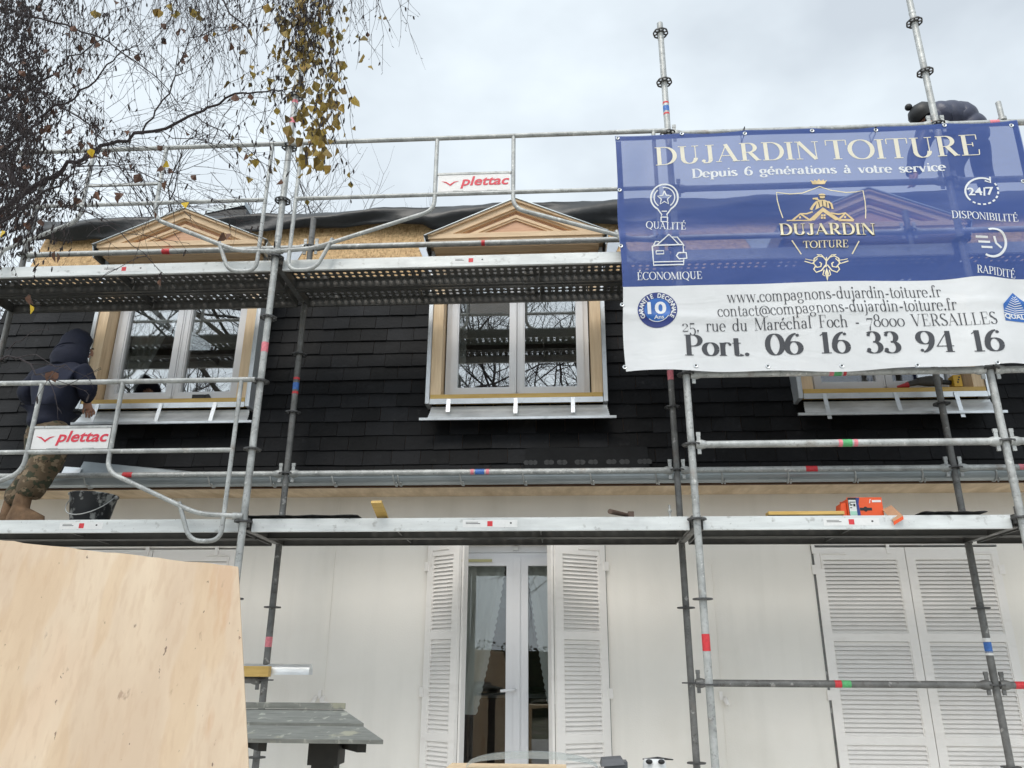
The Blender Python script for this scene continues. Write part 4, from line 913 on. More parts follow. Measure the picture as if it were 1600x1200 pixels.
# eyelets
e0=None
def eyelet(x,z,mat=zincw):
    global e0
    y=bwave(x,z)-.004
    if e0 is None:
        q=MB(); n=12
        for i in range(n):
            a,b_=2*PI*i/n,2*PI*(i+1)/n
            q.add([(x+r*math.cos(t),y-d,z+r*math.sin(t)) for r,d in((.0075,.001),(.013,.003),(.016,.0)) for t in(a,b_)],[(0,1,3,2),(2,3,5,4)])
        q.mi=1; q.add([(x+.0075*math.cos(2*PI*i/n),y-.0005,z+.0075*math.sin(2*PI*i/n)) for i in range(n)],[tuple(range(n))])
        e0=q.build('eyelet',[zincw,blk],banner,fix=False); e0['c']=0; del e0['c']; eyelet.p=Vector((x,y,z))
    else:
        o=e0.copy(); COL.objects.link(o); o.parent=banner; o.location=e0.location+Vector((x,y,z))-eyelet.p
for px,py in ((965,216),(968,298),(970,385),(972,477),(976,575),(1065,210),(1163,211),(1268,206),(1368,204),(1474,198),(1577,200),(1597,285),(1087,572),(1200,572),(1314,573),(1432,572),(1555,569)):
    x,z=bxz(px,py); eyelet(x,z)
# hems
m=MB()
for s in range(60):
    a,b_=BX0+.002+(BX1-BX0-.004)*s/60,BX0+.002+(BX1-BX0-.004)*(s+1)/60
    u=(a-BX0)/(BX1-BX0); u2=(b_-BX0)/(BX1-BX0)
    m.add([(a,bwave(a,BZ1-.045)+.003,BZ1-.045),(b_,bwave(b_,BZ1-.045)+.003,BZ1-.045),(b_,bwave(b_,BZ1)+.003,BZ1-.004+bedge(u2)),(a,bwave(a,BZ1)+.003,BZ1-.004+bedge(u))],[(0,1,2,3)])
for s in range(40):
    a,b_=BZM+(BZ1-.05-BZM)*s/40,BZM+(BZ1-.05-BZM)*(s+1)/40
    m.add([(BX0+.004,bwave(BX0,a)+.003,a),(BX0+.045,bwave(BX0+.04,a)+.003,a),(BX0+.045,bwave(BX0+.04,b_)+.003,b_),(BX0+.004,bwave(BX0,b_)+.003,b_)],[(0,1,2,3)])
    m.add([(BX1-.045,bwave(BX1-.04,a)+.003,a),(BX1-.004,bwave(BX1,a)+.003,a),(BX1-.004,bwave(BX1,b_)+.003,b_),(BX1-.045,bwave(BX1-.04,b_)+.003,b_)],[(0,1,2,3)])
hemm=M('blue hem',(.03,.05,.2),.5); m.build('hem',hemm,banner,fix=False)
# cable ties at the top rail
for px in (1163,1368):
    x,z=bxz(px,209); m=MB(); m.tube([(x,BY-.03,z+.012+.03),(x,OY+.03,z+.06),(x,OY+.03,z-.01),(x,BY+.01,z),(x,BY-.03,z+.04)],.003,5); m.build('cable_tie',blk,banner)
# ================================================================ things lying about on the scaffold and house
DK=L(-1)+.026
# bucket
b0=bp(140,812,5.42); m=MB(); cz=DK+.001; cx_,cy_=b0.x,5.42
n=24; pr=[(.0,0),(.118,0),(.124,.01),(.158,.205),(.166,.208),(.166,.216),(.152,.216),(.146,.20),(.112,.014),(0,.014)]
m.lathe(pr,(cx_,cy_,cz),28)
bkm=M('black bucket plastic',(.022,.024,.028),.5,0,.2,6); overlay(bkm,11,.55,.62,(.42,.43,.42),stretch=(1,1,.8),fac=.85,detail=10)
o=m.build('bucket',bkm); tag(o,'black mortar bucket splashed with pale plaster on the lower scaffold deck','bucket')
m=MB(); m.tube([(cx_+.16*math.cos(t),cy_-.16*math.sin(t)*.35-.12*math.sin(t),cz+.205-.16*math.sin(t)) for t in [PI*k/16 for k in range(17)]],.004,6)
for s in (-1,1): m.ball((cx_+s*.163,cy_,cz+.20),.016)
m.build('handle',galv,o)
# zinc sheets propped behind the inner rail
def sheet(pxs,Y,th,mat,lab):
    m=MB(); q=[bp(px,py,yy) for (px,py),yy in zip(pxs,Y)]; m.hexa([tuple(p) for p in q]+[tuple(p+Vector((0,th,.0))) for p in q]); 
    m.v=[tuple(v) for v in m.v]; m.f=[[0,1,2,3],[7,6,5,4],[0,4,5,1],[1,5,6,2],[2,6,7,3],[3,7,4,0]]; m.m=[0]*6; m.sm=[False]*6
    return tag(m.build('zinc_sheet',mat),lab,'metal sheet')
sheet([(118,744),(335,742),(300,737),(131,721)],[5.90,5.90,5.96,5.99],.004,gutm,'long grey zinc sheet lying in the gutter above the bucket')
sheet([(94,743),(122,744),(128,731),(101,729)],[5.89,5.89,5.93,5.95],.004,zincw,'short white zinc offcut in the gutter left of the long grey sheet')
sheet([(440,741),(524,739),(532,735),(448,737)],[5.905,5.905,5.93,5.93],.004,zincw,'thin pale zinc strip in the gutter right of the inner post')
# timber offcut sticking over the deck edge
m=MB(); a=bp(597,806,5.23); bb=bp(590,789,5.12); ax=(bb-a)/2; c=(a+bb)/2; m.obox(c,Vector((.035,0,.001)),ax*1.6,Vector((0,.004,.008)))
tag(m.build('timber_offcut',yell),'short yellow treated timber offcut poking over the middle lower deck edge','timber offcut')
# hammer handle / wooden stick
m=MB(); a=bp(953,799,5.2); b_=bp(985,806,5.5); m.tube([a,a+(b_-a)*.3,b_],[.017,.016,.012],10)
m.box(b_.x-.02,b_.y-.06,b_.z-.02,b_.x+.02,b_.y+.06,b_.z+.02); 
tag(m.build('hammer',M('worn wood handle',(.12,.08,.06),.7)),'hammer with dark wooden handle resting on the lower deck left of the double posts','hammer')
m=MB(); a=bp(1047,806,5.5); t_=bp(1047,789,5.5); m.tube([(a.x,a.y,DK),(a.x,a.y,t_.z)],.008,8); m.tube([(a.x-.05,a.y,DK+.012),(a.x+.02,a.y,DK+.012)],.012,8); m.tube([(a.x,a.y,t_.z-.05),(a.x,a.y,t_.z-.035)],.014,8)
tag(m.build('clamp',galv),'small metal clamp standing upright on the deck beside the middle inner post','clamp')
# nail box: open orange carton
bA=bp(1326,808,5.34); bB=bp(1381,808,5.34); W_=bB.x-bA.x; hh=.145; zc=DK+.001
orange=M('orange carton',(.78,.10,.02),.5,0,.06,8); card=M('raw cardboard',(.46,.26,.15),.8,0,.08,20); navy=M('navy carton print',(.03,.05,.22),.5); labw=M('carton label',(.72,.75,.73),.5)
m=MB(); x0,x1=bA.x,bB.x; y0,y1=5.33,5.47; t=.004
m.box(x0,y0,zc,x1,y0+t,zc+hh); m.box(x0,y1-t,zc,x1,y1,zc+hh*.98); m.box(x0,y0+t,zc,x0+t,y1-t,zc+hh*.93); m.box(x1-t,y0+t,zc,x1,y1-t,zc+hh); m.box(x0+t,y0+t,zc,x1-t,y1-t,zc+t)
m.hexa([(x0-.05,y0+.02,zc+.02),(x0-.003,y0+.02,zc+.01),(x0-.003,y1-.02,zc+.01),(x0-.05,y1-.02,zc+.02),(x0-.035,y0+.02,zc+hh*.75),(x0-.003,y0+.02,zc+hh*.78),(x0-.003,y1-.02,zc+hh*.78),(x0-.035,y1-.02,zc+hh*.75)])
box=m.build('carton',orange); tag(box,'open orange nail carton with blue stripe and white label on the right lower deck','carton')
f=lambda u:x0+(x1-x0)*u
m=MB(); yf=y0-.0008; q=lambda u0,v0,u1,v1,d=0:m.box(f(u0),yf-.0006-d,zc+hh*v0,f(u1),yf-d,zc+hh*v1)
q(.02,.02,.30,.985); m.mi=1; q(.04,.16,.245,.88,.0008)
m.mi=2; m.add([(f(.26),yf-.0016,zc+hh*.98),(f(.36),yf-.0016,zc+hh*.98),(f(.32),yf-.0016,zc+hh*.7),(f(.345),yf-.0016,zc+hh*.02),(f(.24),yf-.0016,zc+hh*.02)],[(0,1,2,3,4)]); q(.80,.02,.97,.12)
m.mi=0; q(.34,.39,.68,.52); m.add([(f(.5)+.014*math.cos(2*PI*i/14),yf-.001,zc+hh*.455+.017*math.sin(2*PI*i/14)) for i in range(14)],[tuple(range(14))])
q(.05,.7,.09,.74,.0017); q(.06,.76,.23,.80,.0017); q(.06,.62,.14,.68,.0017); q(.16,.58,.22,.7,.0017); q(.06,.5,.12,.54,.0017)
m.mi=3; m.add([(f(.62),yf-.0008,zc+hh*.72),(f(.655),yf-.0008,zc+hh*.9),(f(.70),yf-.0008,zc+hh*.92),(f(.665),yf-.0008,zc+hh*.86),(f(.65),yf-.0008,zc+hh*.74)],[(0,1,2,3,4)]); m.box(f(.71),yf-.001,zc+hh*.77,f(.97),yf-.0004,zc+hh*.87)
m.mi=4; q(.05,.18,.24,.36,.0017)
m.build('carton_print',[blk,labw,navy,white,M('label green',(.35,.62,.5),.5)],box,fix=False)
m=MB(); p=[bp(1379,797,5.33),bp(1396,815,5.17),bp(1411,806,5.16),bp(1393,790,5.33)]; v=[tuple(k) for k in p]; m.hexa(v+[tuple(k+Vector((0,.004,.004))) for k in p])
m.mi=1; p2=[p[1]+Vector((0,-.001,0)),p[1]+Vector((0,0,-.022)),p[2]+Vector((0,0,-.022)),p[2]+Vector((0,-.001,0))]; m.add([tuple(k) for k in p2],[(0,1,2,3)])
m.build('lid_flap',[card,orange],box)
m=MB(); a,b_=bp(1200,806,5.24),bp(1318,803,5.24); m.box(a.x,5.22,DK+.013,b_.x,5.30,DK+.035); tag(m.build('batten',yell),'long pale batten lying on the right lower deck left of the orange carton','batten')
def mat_(px0,px1,py,Y,lab,th=.004):
    a,b_=bp(px0,py,Y),bp(px1,py,Y); m=MB(); n=20; vs=[]
    for i in range(n+1):
        x=a.x+(b_.x-a.x)*i/n; h=.0015*math.sin(i*.9)+.001*math.sin(i*2.3)
        vs+= [(x,Y-.02-.01*math.sin(i*1.1),DK+.016+abs(h)),(x,Y+.3,DK+.018+abs(h)),(x,Y+.3,DK+.018+th+abs(h)),(x,Y-.02-.01*math.sin(i*1.1),DK+.016+th+abs(h))]
    m.add(vs,[(4*i+k,4*i+(k+1)%4,4*i+4+(k+1)%4,4*i+4+k) for i in range(n) for k in range(4)]+[(0,1,2,3),(4*n,4*n+3,4*n+2,4*n+1)])
    tag(m.build('membrane_offcut',memb),lab,'membrane offcut')
mat_(1440,1542,806,5.2,'black membrane offcut lying on the right lower deck right of the carton')
mat_(362,560,806,5.2,'long black membrane offcut lying on the middle lower deck beside the left post')
# strip with pale marks lying on the slates above the gutter
a,b_=bp(819,700,6.02),bp(1015,697,6.02); zb=ZS+.10; za=bp(900,695,6.02).z
m=MB(); yb_,yt=my(zb)-.012,my(za)+.004
def sp(u,v,d=0): return (a.x+(b_.x-a.x)*u,yb_+(yt-yb_)*v-d,zb+(za-zb)*v)
m.hexa([sp(0,0,.006),sp(1,0,.006),sp(1,0),sp(0,0),sp(.01,1,.006),sp(.99,1,.006),sp(.99,1),sp(.01,1)])
strm=M('dark slate strip',(.013,.0135,.0145),.7,0,.3,4,spec=.15); o=m.build('slate_strip',strm); tag(o,'dark grey slate strip with pale oval glue marks lying on the slates above the gutter','slate strip')
m=MB(); 
for u in (.05,.25,.50,.75,.96):
    for k in range(5):
        if u in (.05,.96) and abs(k-2)>1: continue
        cu=u+(k-2)*.035; 
        if k==2 and u not in(.05,.96): continue
        r=.018+.006*random.random(); m.add([sp(cu+r*math.cos(2*PI*i/12)*(1+.25*random.random()),.45+.085*math.sin(2*PI*i/12)*(1+.25*random.random()),.0075) for i in range(12)],[tuple(range(12))])
m.build('glue_mark',M('pale glue',(.034,.035,.036),.7,0,.3,60),o,fix=False)
# drill on the right window sill
S_=DZB+.031; c=DC[2]
dx=lambda px:bp(px,600,YD).x
m=MB(); m.tube([(dx(1436),YD+.02,S_+.06),(dx(1452),YD+.02,S_+.062),(dx(1454),YD+.02,S_+.062),(dx(1470),YD+.02,S_+.06),(dx(1474),YD+.02,S_+.058)],[.032,.042,.044,.042,.03],12)
dg=M('tool grey',(.06,.055,.05),.5); dy=M('tool yellow',(.62,.36,.02),.45); dred=M('tool red',(.45,.02,.03),.4)
dr_=m.build('cordless_drill',dg); tag(dr_,'grey and yellow cordless tool with red tip lying on the right window sill','cordless tool')
m=MB(); m.tube([(dx(1403),YD+.02,S_+.018),(dx(1417),YD+.02,S_+.03),(dx(1420),YD+.02,S_+.035)],[.008,.02,.026],10); m.build('nose',dred,dr_)
m=MB(); m.tube([(dx(1418),YD+.02,S_+.036),(dx(1438),YD+.02,S_+.058)],[.02,.028],10); m.build('chuck',dg,dr_)
m=MB(); m.tube([(dx(1470),YD+.02,S_+.055),(dx(1490),YD+.03,S_+.05)],[.022,.02],8); m.build('grip',blk,dr_)
m=MB(); m.box(dx(1489),YD-.02,S_+.002,dx(1502),YD+.06,S_+.095); m.mi=1
for k in range(3): m.box(dx(1494)+.008*k,YD-.022,S_+.03+k*.02,dx(1494)+.012+.008*k,YD-.0205,S_+.042+k*.02)
m.build('battery',[dy,blk],dr_)
m=MB(); a,b_=bp(300,619,YD),bp(326,618,YD); m.box(a.x,YD+.0,S_,b_.x-.04,YD+.06,S_+.036); m.hexa([(b_.x-.04,YD+.005,S_),(b_.x+.02,YD+.01,S_),(b_.x+.02,YD+.04,S_),(b_.x-.04,YD+.055,S_),(b_.x-.04,YD+.005,S_+.036),(b_.x-.01,YD+.015,S_+.045),(b_.x-.01,YD+.035,S_+.045),(b_.x-.04,YD+.055,S_+.036)])
tag(m.build('brush',blk),'small black hand brush lying on the left window sill','brush')
# ridge flashing lying on the roof
m=MB(); p=[bp(338,335,7.2),bp(384,330,7.2),bp(388,319,7.3),bp(381,322,7.3)]
a=bp(330,337,7.0); b_=bp(388,325,7.0); m.obox((a+b_)/2,(b_-a)/2,Vector((0,.10,0)),Vector((0,.0,.03))); m.mi=1
q0=(a+b_)/2-Vector((0,0,.09)); m.obox(q0,Vector((.22,0,0)),Vector((0,.09,0)),Vector((0,0,.055)))
tag(m.build('flashing_trough',[gutm,memb]),'pale grey metal flashing lying tilted on the roof edge beside the left gable','flashing')
# ================================================================ foreground
def quad_slab(pts,th,nrm): return [tuple(p) for p in pts]+[tuple(p+nrm*th) for p in pts]
ply=M('raw plywood',(.735,.55,.385),.62,0,.06,1.6,.04,60,stretch=(3.2,3.2,.42),col2=(.815,.645,.465),ramp=(.36,.62))
overlay(ply,1.15,.53,.60,(.80,.52,.33),stretch=(2.6,2.6,.5),fac=.22,detail=4); overlay(ply,3.1,.56,.60,(.68,.45,.24),stretch=(3,3,.35),fac=.28,detail=3)
overlay(ply,9,.50,.62,(.60,.40,.25),stretch=(7,7,.22),fac=.28,detail=8); overlay(ply,2.0,.60,.64,(.62,.36,.20),stretch=(4,4,.4),fac=.45,detail=5); overlay(ply,22,.66,.72,(.30,.17,.11),stretch=(1.8,1.8,.7),fac=.55,detail=9); overlay(ply,60,.70,.73,(.14,.07,.05),stretch=(1.3,1.3,.6),fac=.8,detail=6)
TR_=bp(372,885,1.95); BRp=bp(389,1210,1.88); TLp=bp(-40,838,1.80)
ed=(BRp-TR_).normalized(); tl=(TLp-TR_).normalized(); tl=(tl-ed*tl.dot(ed)*.0).normalized()
nn=ed.cross(tl).normalized()
if nn.y<0: nn=-nn
hgt=(TR_.z-.004)/(-ed.z)
m=MB(); nE=40; wid=1.25; vs=[]
rn=random.Random(4)
topo=[]
for i in range(61):
    p=TR_+tl*(wid*i/60)+ed*(rn.uniform(0,.0035)); topo.append(p)
bot=[TR_+tl*(wid*i/60)+ed*hgt for i in range(61)]
# lower edge is cut level with the ground
bot=[Vector((p.x,p.y,p.z)) for p in bot]
for i in range(61): 
    k=(topo[i].z-.003)/(-ed.z); bot[i]=topo[i]+ed*min(k,hgt+.3)
for i in range(61): vs+= [topo[i],bot[i],bot[i]+nn*.018,topo[i]+nn*.018]
m.add(vs,[(4*i+k,4*i+(k+1)%4,4*i+4+(k+1)%4,4*i+4+k) for i in range(60) for k in range(4)]+[(0,1,2,3),(240,243,242,241)])
tag(m.build('plywood_sheet',ply),'large pale plywood sheet standing upright close in the lower left corner','plywood sheet')
# grey bird table with plank roof
gry=M('grey painted planks',(.20,.205,.185),.7,0,.25,8,.15,50,stretch=(1.5,8,8)); overlay(gry,22,.585,.66,(.42,.42,.36),stretch=(1,.7,.7),fac=.8,detail=9); overlay(gry,7,.62,.68,(.45,.43,.31),fac=.6)
gryd=M('dark grey timber',(.035,.034,.03),.7,0,.3,8)
rY0=3.25; 
rb=bp(537,1108,rY0); fl_=bp(417,1166,rY0-.34); frt=bp(597,1155,rY0-.36)
lx=bp(365,1114,rY0)
bt=empty('bird_table',((lx.x+rb.x)/2,rY0,0)); tag(bt,'grey painted wooden bird table with splattered plank roof beside the plywood','bird table')
RXL,RXR=bp(352,1114,rY0).x,rb.x; RZ=rb.z-.012; slope=(RZ-frt.z)/(rY0-(rY0-.36))
skew=(frt.x-rb.x)/.36
def roofpt(x,d,z): return (x+skew*d,rY0-d,z)
for s in (1,-1):
    for (d0,d1,lift) in ((0,.20,.010),(.17,.37,.0)):
        m=MB(); z0=RZ-slope*d0+lift; z1=RZ-slope*d1+lift; t=.013
        if s>0: q=[roofpt(RXL,d1,z1),roofpt(RXR,d1,z1),roofpt(RXR,d0,z0),roofpt(RXL,d0,z0)]
        else: q=[roofpt(RXL,-d1,z1),roofpt(RXR,-d1,z1),roofpt(RXR,-d0-.001,z0),roofpt(RXL,-d0-.001,z0)]
        m.hexa([(a,b_,c_-t) for a,b_,c_ in q]+q); m.build('roof_plank',gry,bt)
m=MB(); m.hexa([roofpt(RXL-.0,.012,RZ+.012),roofpt(RXR+.002,.012,RZ+.012),roofpt(RXR+.002,-.012,RZ+.012),roofpt(RXL,-.012,RZ+.012),roofpt(RXL,.012,RZ+.034),roofpt(RXR+.002,.012,RZ+.034),roofpt(RXR+.002,-.012,RZ+.034),roofpt(RXL,-.012,RZ+.034)]); m.build('ridge_board',gry,bt)
for xg in (RXL+.05,RXR-.07):
    m=MB(); q=[roofpt(xg,.33,RZ-slope*.33-.05),roofpt(xg+.03,.33,RZ-slope*.33-.05),roofpt(xg+.03,-.33,RZ-slope*.33-.05),roofpt(xg,-.33,RZ-slope*.33-.05)]
    m.hexa(q+[roofpt(xg,.33,RZ-slope*.33-.02),roofpt(xg+.03,.33,RZ-slope*.33-.02),roofpt(xg+.03,-.33,RZ-slope*.33-.02),roofpt(xg,-.33,RZ-slope*.33-.02)]); m.build('roof_brace',gryd,bt)
p=bp(514,1180,rY0-.2); m=MB(); m.box(p.x-.05,rY0-.24,0,p.x+.03,rY0-.16,RZ-slope*.2-.02); m.box(p.x-.062,rY0-.25,RZ-.16,p.x+.045,rY0-.15,RZ-slope*.2-.022); m.build('post',gryd,bt)
p2=RXL+.12; m=MB(); m.box(p2-.04,rY0-.24,0,p2+.04,rY0-.16,RZ-slope*.2-.02); m.build('post',gryd,bt)
# batten and gutter length lying on the low ledger
LZ=L(-3)+.0245; e=bp(484,1052,IY-.02); s0=bp(360,1052,IY-.02)
m=MB(); r=.047; x0,x1=s0.x-.9,e.x; n=12
pf=[(IY+.0+r*math.cos(PI*k/n),LZ+.012+r*1.55*math.sin(PI*k/n)) for k in range(n+1)]; pi_=[(IY+(r-.003)*math.cos(PI*k/n),LZ+.012+(r*1.55-.003)*math.sin(PI*k/n)) for k in range(n+1)]
m.xprism(pf+pi_[::-1],x0,x1); tag(m.build('gutter_length',zinc),'length of bright zinc gutter lying upside down on a low scaffold ledger','gutter length')
c_=bp(421,1052,IY-.08); m=MB(); m.box(x0,IY-.105,LZ-.002,c_.x,IY-.05,LZ+.068); tag(m.build('batten',yell),'yellow timber batten lying beside the zinc gutter length on the low ledger','batten')
# mitre saw bench at the bottom edge
SY=3.25; pz=bp(800,1194,SY+.28).z
bench=empty('saw_bench',(bp(850,1190,SY).x,SY+.1,0)); tag(bench,'low timber saw bench just showing at the bottom edge before the garden door','work bench')
m=MB(); a,b_=bp(690,1195,SY),bp(885,1198,SY); m.box(a.x,SY,pz-.03,b_.x,SY+.3,pz); top=m.build('tabletop',MAT['new timber'],bench)
for xx in (a.x+.05,b_.x-.09):
    for yy in (SY+.03,SY+.23): m=MB(); m.box(xx,yy,0,xx+.04,yy+.04,pz-.0305); m.build('leg',timb,bench)
# clear guard
clear=bpy.data.materials.new('clear plastic'); clear.use_nodes=True; t_=clear.node_tree; t_.nodes.clear(); o_=t_.nodes.new('ShaderNodeOutputMaterial'); mx_=t_.nodes.new('ShaderNodeMixShader'); tr_=t_.nodes.new('ShaderNodeBsdfTransparent'); gp=t_.nodes.new('ShaderNodeBsdfPrincipled'); gp.inputs['Base Color'].default_value=(.6,.63,.63,1); gp.inputs['Roughness'].default_value=.15; mx_.inputs[0].default_value=.3
tr_.inputs[0].default_value=(.9,.93,.93,1); t_.links.new(tr_.outputs[0],mx_.inputs[1]); t_.links.new(gp.outputs[0],mx_.inputs[2]); t_.links.new(mx_.outputs[0],o_.inputs[0])
m=MB(); a,b_=bp(728,1200,SY+.12),bp(935,1204,SY+.12); pk=bp(815,1174,SY+.12); R0=(b_.x-a.x)/2; cx0=(a.x+b_.x)/2; hz=pk.z-(pz+.002)
n=28; vs=[]
for i in range(n+1):
    q=PI*i/n; xx=cx0-R0*math.cos(q); zz=pz+.002+hz*math.sin(q)**.8
    vs+= [(xx,SY+.11,zz),(xx,SY+.15,zz),(cx0-(R0-.006)*math.cos(q),SY+.15,pz+.002+(hz-.025)*math.sin(q)**.8),(cx0-(R0-.006)*math.cos(q),SY+.11,pz+.002+(hz-.025)*math.sin(q)**.8)]
m.add(vs,[(4*i+k,4*i+(k+1)%4,4*i+4+(k+1)%4,4*i+4+k) for i in range(n) for k in range(4)],False)
tag(m.build('saw_guard',clear),'clear curved plastic saw guard standing on the timber bench','saw guard')
m=MB(); a,b_=bp(940,1190,SY+.1),bp(979,1187,SY+.1); m.box(a.x+.01,SY+.05,pz-.06,b_.x,SY+.15,a.z+.004); m.hexa([(a.x-.005,SY+.04,a.z-.012),(b_.x-.01,SY+.04,b_.z-.012),(b_.x-.01,SY+.16,b_.z-.012),(a.x-.005,SY+.16,a.z-.012),(a.x,SY+.05,a.z+.012),(b_.x-.02,SY+.05,b_.z+.010),(b_.x-.02,SY+.15,b_.z+.010),(a.x,SY+.15,a.z+.012)])
tgrey=M('grey tool housing',(.09,.095,.105),.45,0,.1,10)
o=m.build('motor_housing',tgrey); e=empty('mitre_saw',(o.location.x,SY+.1,0)); tag(e,'grey motor housing of a saw on its stand right of the clear guard','saw'); o.parent=e; o.location=o.location-e.location
m=MB(); xa=e.location.x; m.box(xa-.03,SY+.07,0,xa+.03,SY+.13,pz-.06); m.box(xa-.15,SY-.05,0,xa+.15,SY+.25,.02); m.build('stand',tgrey,e)
# white jug with a dark lid bar, and its stand
m=MB(); p=bp(1027,1196,SY); q=bp(1027,1188,SY); xr=.044; m.lathe([(0,p.z-.16),(xr,p.z-.16),(xr,p.z+.0),(xr*.85,q.z-.004),(0,q.z-.004)],(p.x,SY+.1,0),18)
o=m.build('body',white); e=empty('plastic_tub',(p.x,SY+.1,0)); tag(e,'small white plastic tub with black bar lid at the bottom edge','tub'); o.parent=e; o.location=o.location-e.location
m=MB(); a,b_=bp(1004,1186,SY+.1),bp(1052,1187,SY+.1); m.tube([a,(a+b_)/2+Vector((0,0,.004)),b_],[.002,.006,.002],6); m.ball((p.x-.024,SY+.055,q.z-.01),.013,.01,.009); m.ball((p.x+.022,SY+.055,q.z-.01),.013,.01,.009); m.build('lid',blk,e)
m=MB(); m.box(p.x-.06,SY+.04,0,p.x+.06,SY+.16,p.z-.161); m.build('crate',timb,e)
# ================================================================ people
def skin(name,nodes,edges,root,mat,parent,sub=2):
    keys=list(nodes); me=bpy.data.meshes.new(name); org=worg(parent)
    me.from_pydata([tuple(Vector(nodes[k][0])-org) for k in keys],[(keys.index(a),keys.index(b_)) for a,b_ in edges],[])
    o=bpy.data.objects.new(name,me); COL.objects.link(o)
    md=o.modifiers.new('s','SKIN'); md.use_smooth_shade=True; md.branch_smoothing=.4
    sv=me.skin_vertices[0].data
    for i,k in enumerate(keys):
        r=nodes[k][1]; sv[i].radius=(r,r) if not isinstance(r,tuple) else r; sv[i].use_root=(k==root)
    o.modifiers.new('u','SUBSURF').levels=sub; o.modifiers['u'].render_levels=sub
    bpy.context.view_layer.update()
    m2=bpy.data.meshes.new_from_object(o.evaluated_get(bpy.context.evaluated_depsgraph_get())); bpy.data.objects.remove(o)
    for p in m2.polygons: p.use_smooth=True
    m2.materials.clear()
    for q in (mat if isinstance(mat,list) else [mat]): m2.materials.append(q)
    o=bpy.data.objects.new(name,m2); COL.objects.link(o); o.parent=parent; return o
skinm=M('skin',(.50,.27,.19),.5,0,.06,12)
hood=M('navy hoodie cloth',(.008,.011,.028),.85,0,.25,5,.35,22)
camo=M('camouflage cloth',(.12,.085,.05),.85,0,.1,9,.5,14); overlay(camo,11,.52,.55,(.045,.05,.028),stretch=(1,1,1.5),detail=3); overlay(camo,14,.57,.60,(.24,.18,.115),stretch=(1,1,1.6),detail=3); overlay(camo,17,.62,.64,(.02,.016,.012),detail=3)
boot=M('tan suede boot',(.19,.115,.065),.9,0,.35,14,.8,30); sole=M('boot sole',(.10,.06,.035),.8)
def hand(nd,ed,pre,wr,dirv,palmn):
    """palm and five separate bent fingers growing from wrist node `wr`"""
    wp=Vector(nd[wr][0]); d=Vector(dirv).normalized(); side=d.cross(Vector(palmn)).normalized(); dn=Vector(palmn).normalized()
    nd[pre+'p']=(wp+d*.055,(.036,.018)); ed.append((wr,pre+'p'))
    nd[pre+'k']=(wp+d*.085,(.038,.015)); ed.append((pre+'p',pre+'k'))
    for i,(o_,l) in enumerate(((-.030,.062),(-.010,.074),(.010,.070),(.029,.054))):
        b_=wp+d*.088+side*o_; a1=b_+d*l*.45+dn*l*.12; a2=b_+d*l*.68+dn*l*.55
        nd[f'{pre}f{i}a']=(b_,.0095); nd[f'{pre}f{i}b']=(a1,.0088); nd[f'{pre}f{i}c']=(a2,.0075)
        ed.extend([(pre+'k',f'{pre}f{i}a'),(f'{pre}f{i}a',f'{pre}f{i}b'),(f'{pre}f{i}b',f'{pre}f{i}c')])
    t0=wp+d*.045-side*.034; nd[pre+'ta']=(t0,.011); nd[pre+'tb']=(t0+d*.03-side*.012+dn*.012,.0095); nd[pre+'tc']=(t0+d*.052-side*.008+dn*.03,.008)
    ed.extend([(pre+'p',pre+'ta'),(pre+'ta',pre+'tb'),(pre+'tb',pre+'tc')])
def face(m,hc,fd,up):
    """nose, brow, eyes, mouth and ears on a head centred at hc looking along fd"""
    fd=Vector(fd).normalized(); up=(Vector(up)-fd*Vector(up).dot(fd)).normalized(); sd_=fd.cross(up)
    m.mi=0; m.tube([hc+fd*.085+up*.02,hc+fd*.108-up*.012,hc+fd*.112-up*.022,hc+fd*.09-up*.028],[.008,.012,.014,.008],8)
    for s in (-1,1): m.ball(hc+sd_*s*.078-up*.005,.010,.018,.026,8,6)
    m.mi=1
    for s in (-1,1): m.ball(hc+fd*.088+sd_*s*.031+up*.012,.010,.010,.006,8,6)
    m.mi=2; m.tube([hc+fd*.088-up*.055-sd_*.022,hc+fd*.096-up*.056,hc+fd*.088-up*.055+sd_*.022],[.003,.006,.003],6)
lipm=M('lips',(.38,.13,.11),.5); eyem=M('eye',(.02,.015,.012),.2)
# --- worker on the lower deck, seen from behind
V=lambda px,py,Y:bp(px,py,Y)
wk=empty('person',(V(45,800,5.5).x,5.5,DK)); tag(wk,'person in navy hoodie and camouflage trousers leaning to the left window sill','person')
fz=DK+.06
J=dict(pel=V(74,662,5.50),sp=V(84,622,5.50),ch=V(98,585,5.52),nk=V(114,561,5.57),hd=V(122,541,5.63),
 rs=V(128,575,5.46),re=V(137,606,5.50),rw=V(136,626,5.66),ls=V(63,586,5.58),le=V(38,614,5.58),lw=V(62,640,5.74),
 rh=V(88,672,5.46),lh=V(62,672,5.56),rk=V(72,727,5.44),lk=V(58,729,5.62),ra=V(36,776,5.42),la=V(18,784,5.66))
J['ra'].z=max(J['ra'].z,DK+.1); J['la'].z=J['ra'].z
fdir=Vector((.55,.8,-.25))
nd={k:(v,r) for k,v,r in (('pel',J['pel'],.09),('sp',J['sp'],.085),('ch',J['ch'],.085),('nk',J['nk'],.055),('hd',J['hd'],.078),('hd2',J['hd']+Vector((.015,.015,.05)),.062),
 ('rs',J['rs'],.042),('re',J['re'],.038),('rw',J['rw'],.03),('ls',J['ls'],.042),('le',J['le'],.045),('lw',J['lw'],.03),
 ('rh',J['rh'],.085),('lh',J['lh'],.085),('rk',J['rk'],.06),('lk',J['lk'],.06),('ra',J['ra'],.04),('la',J['la'],.04))}
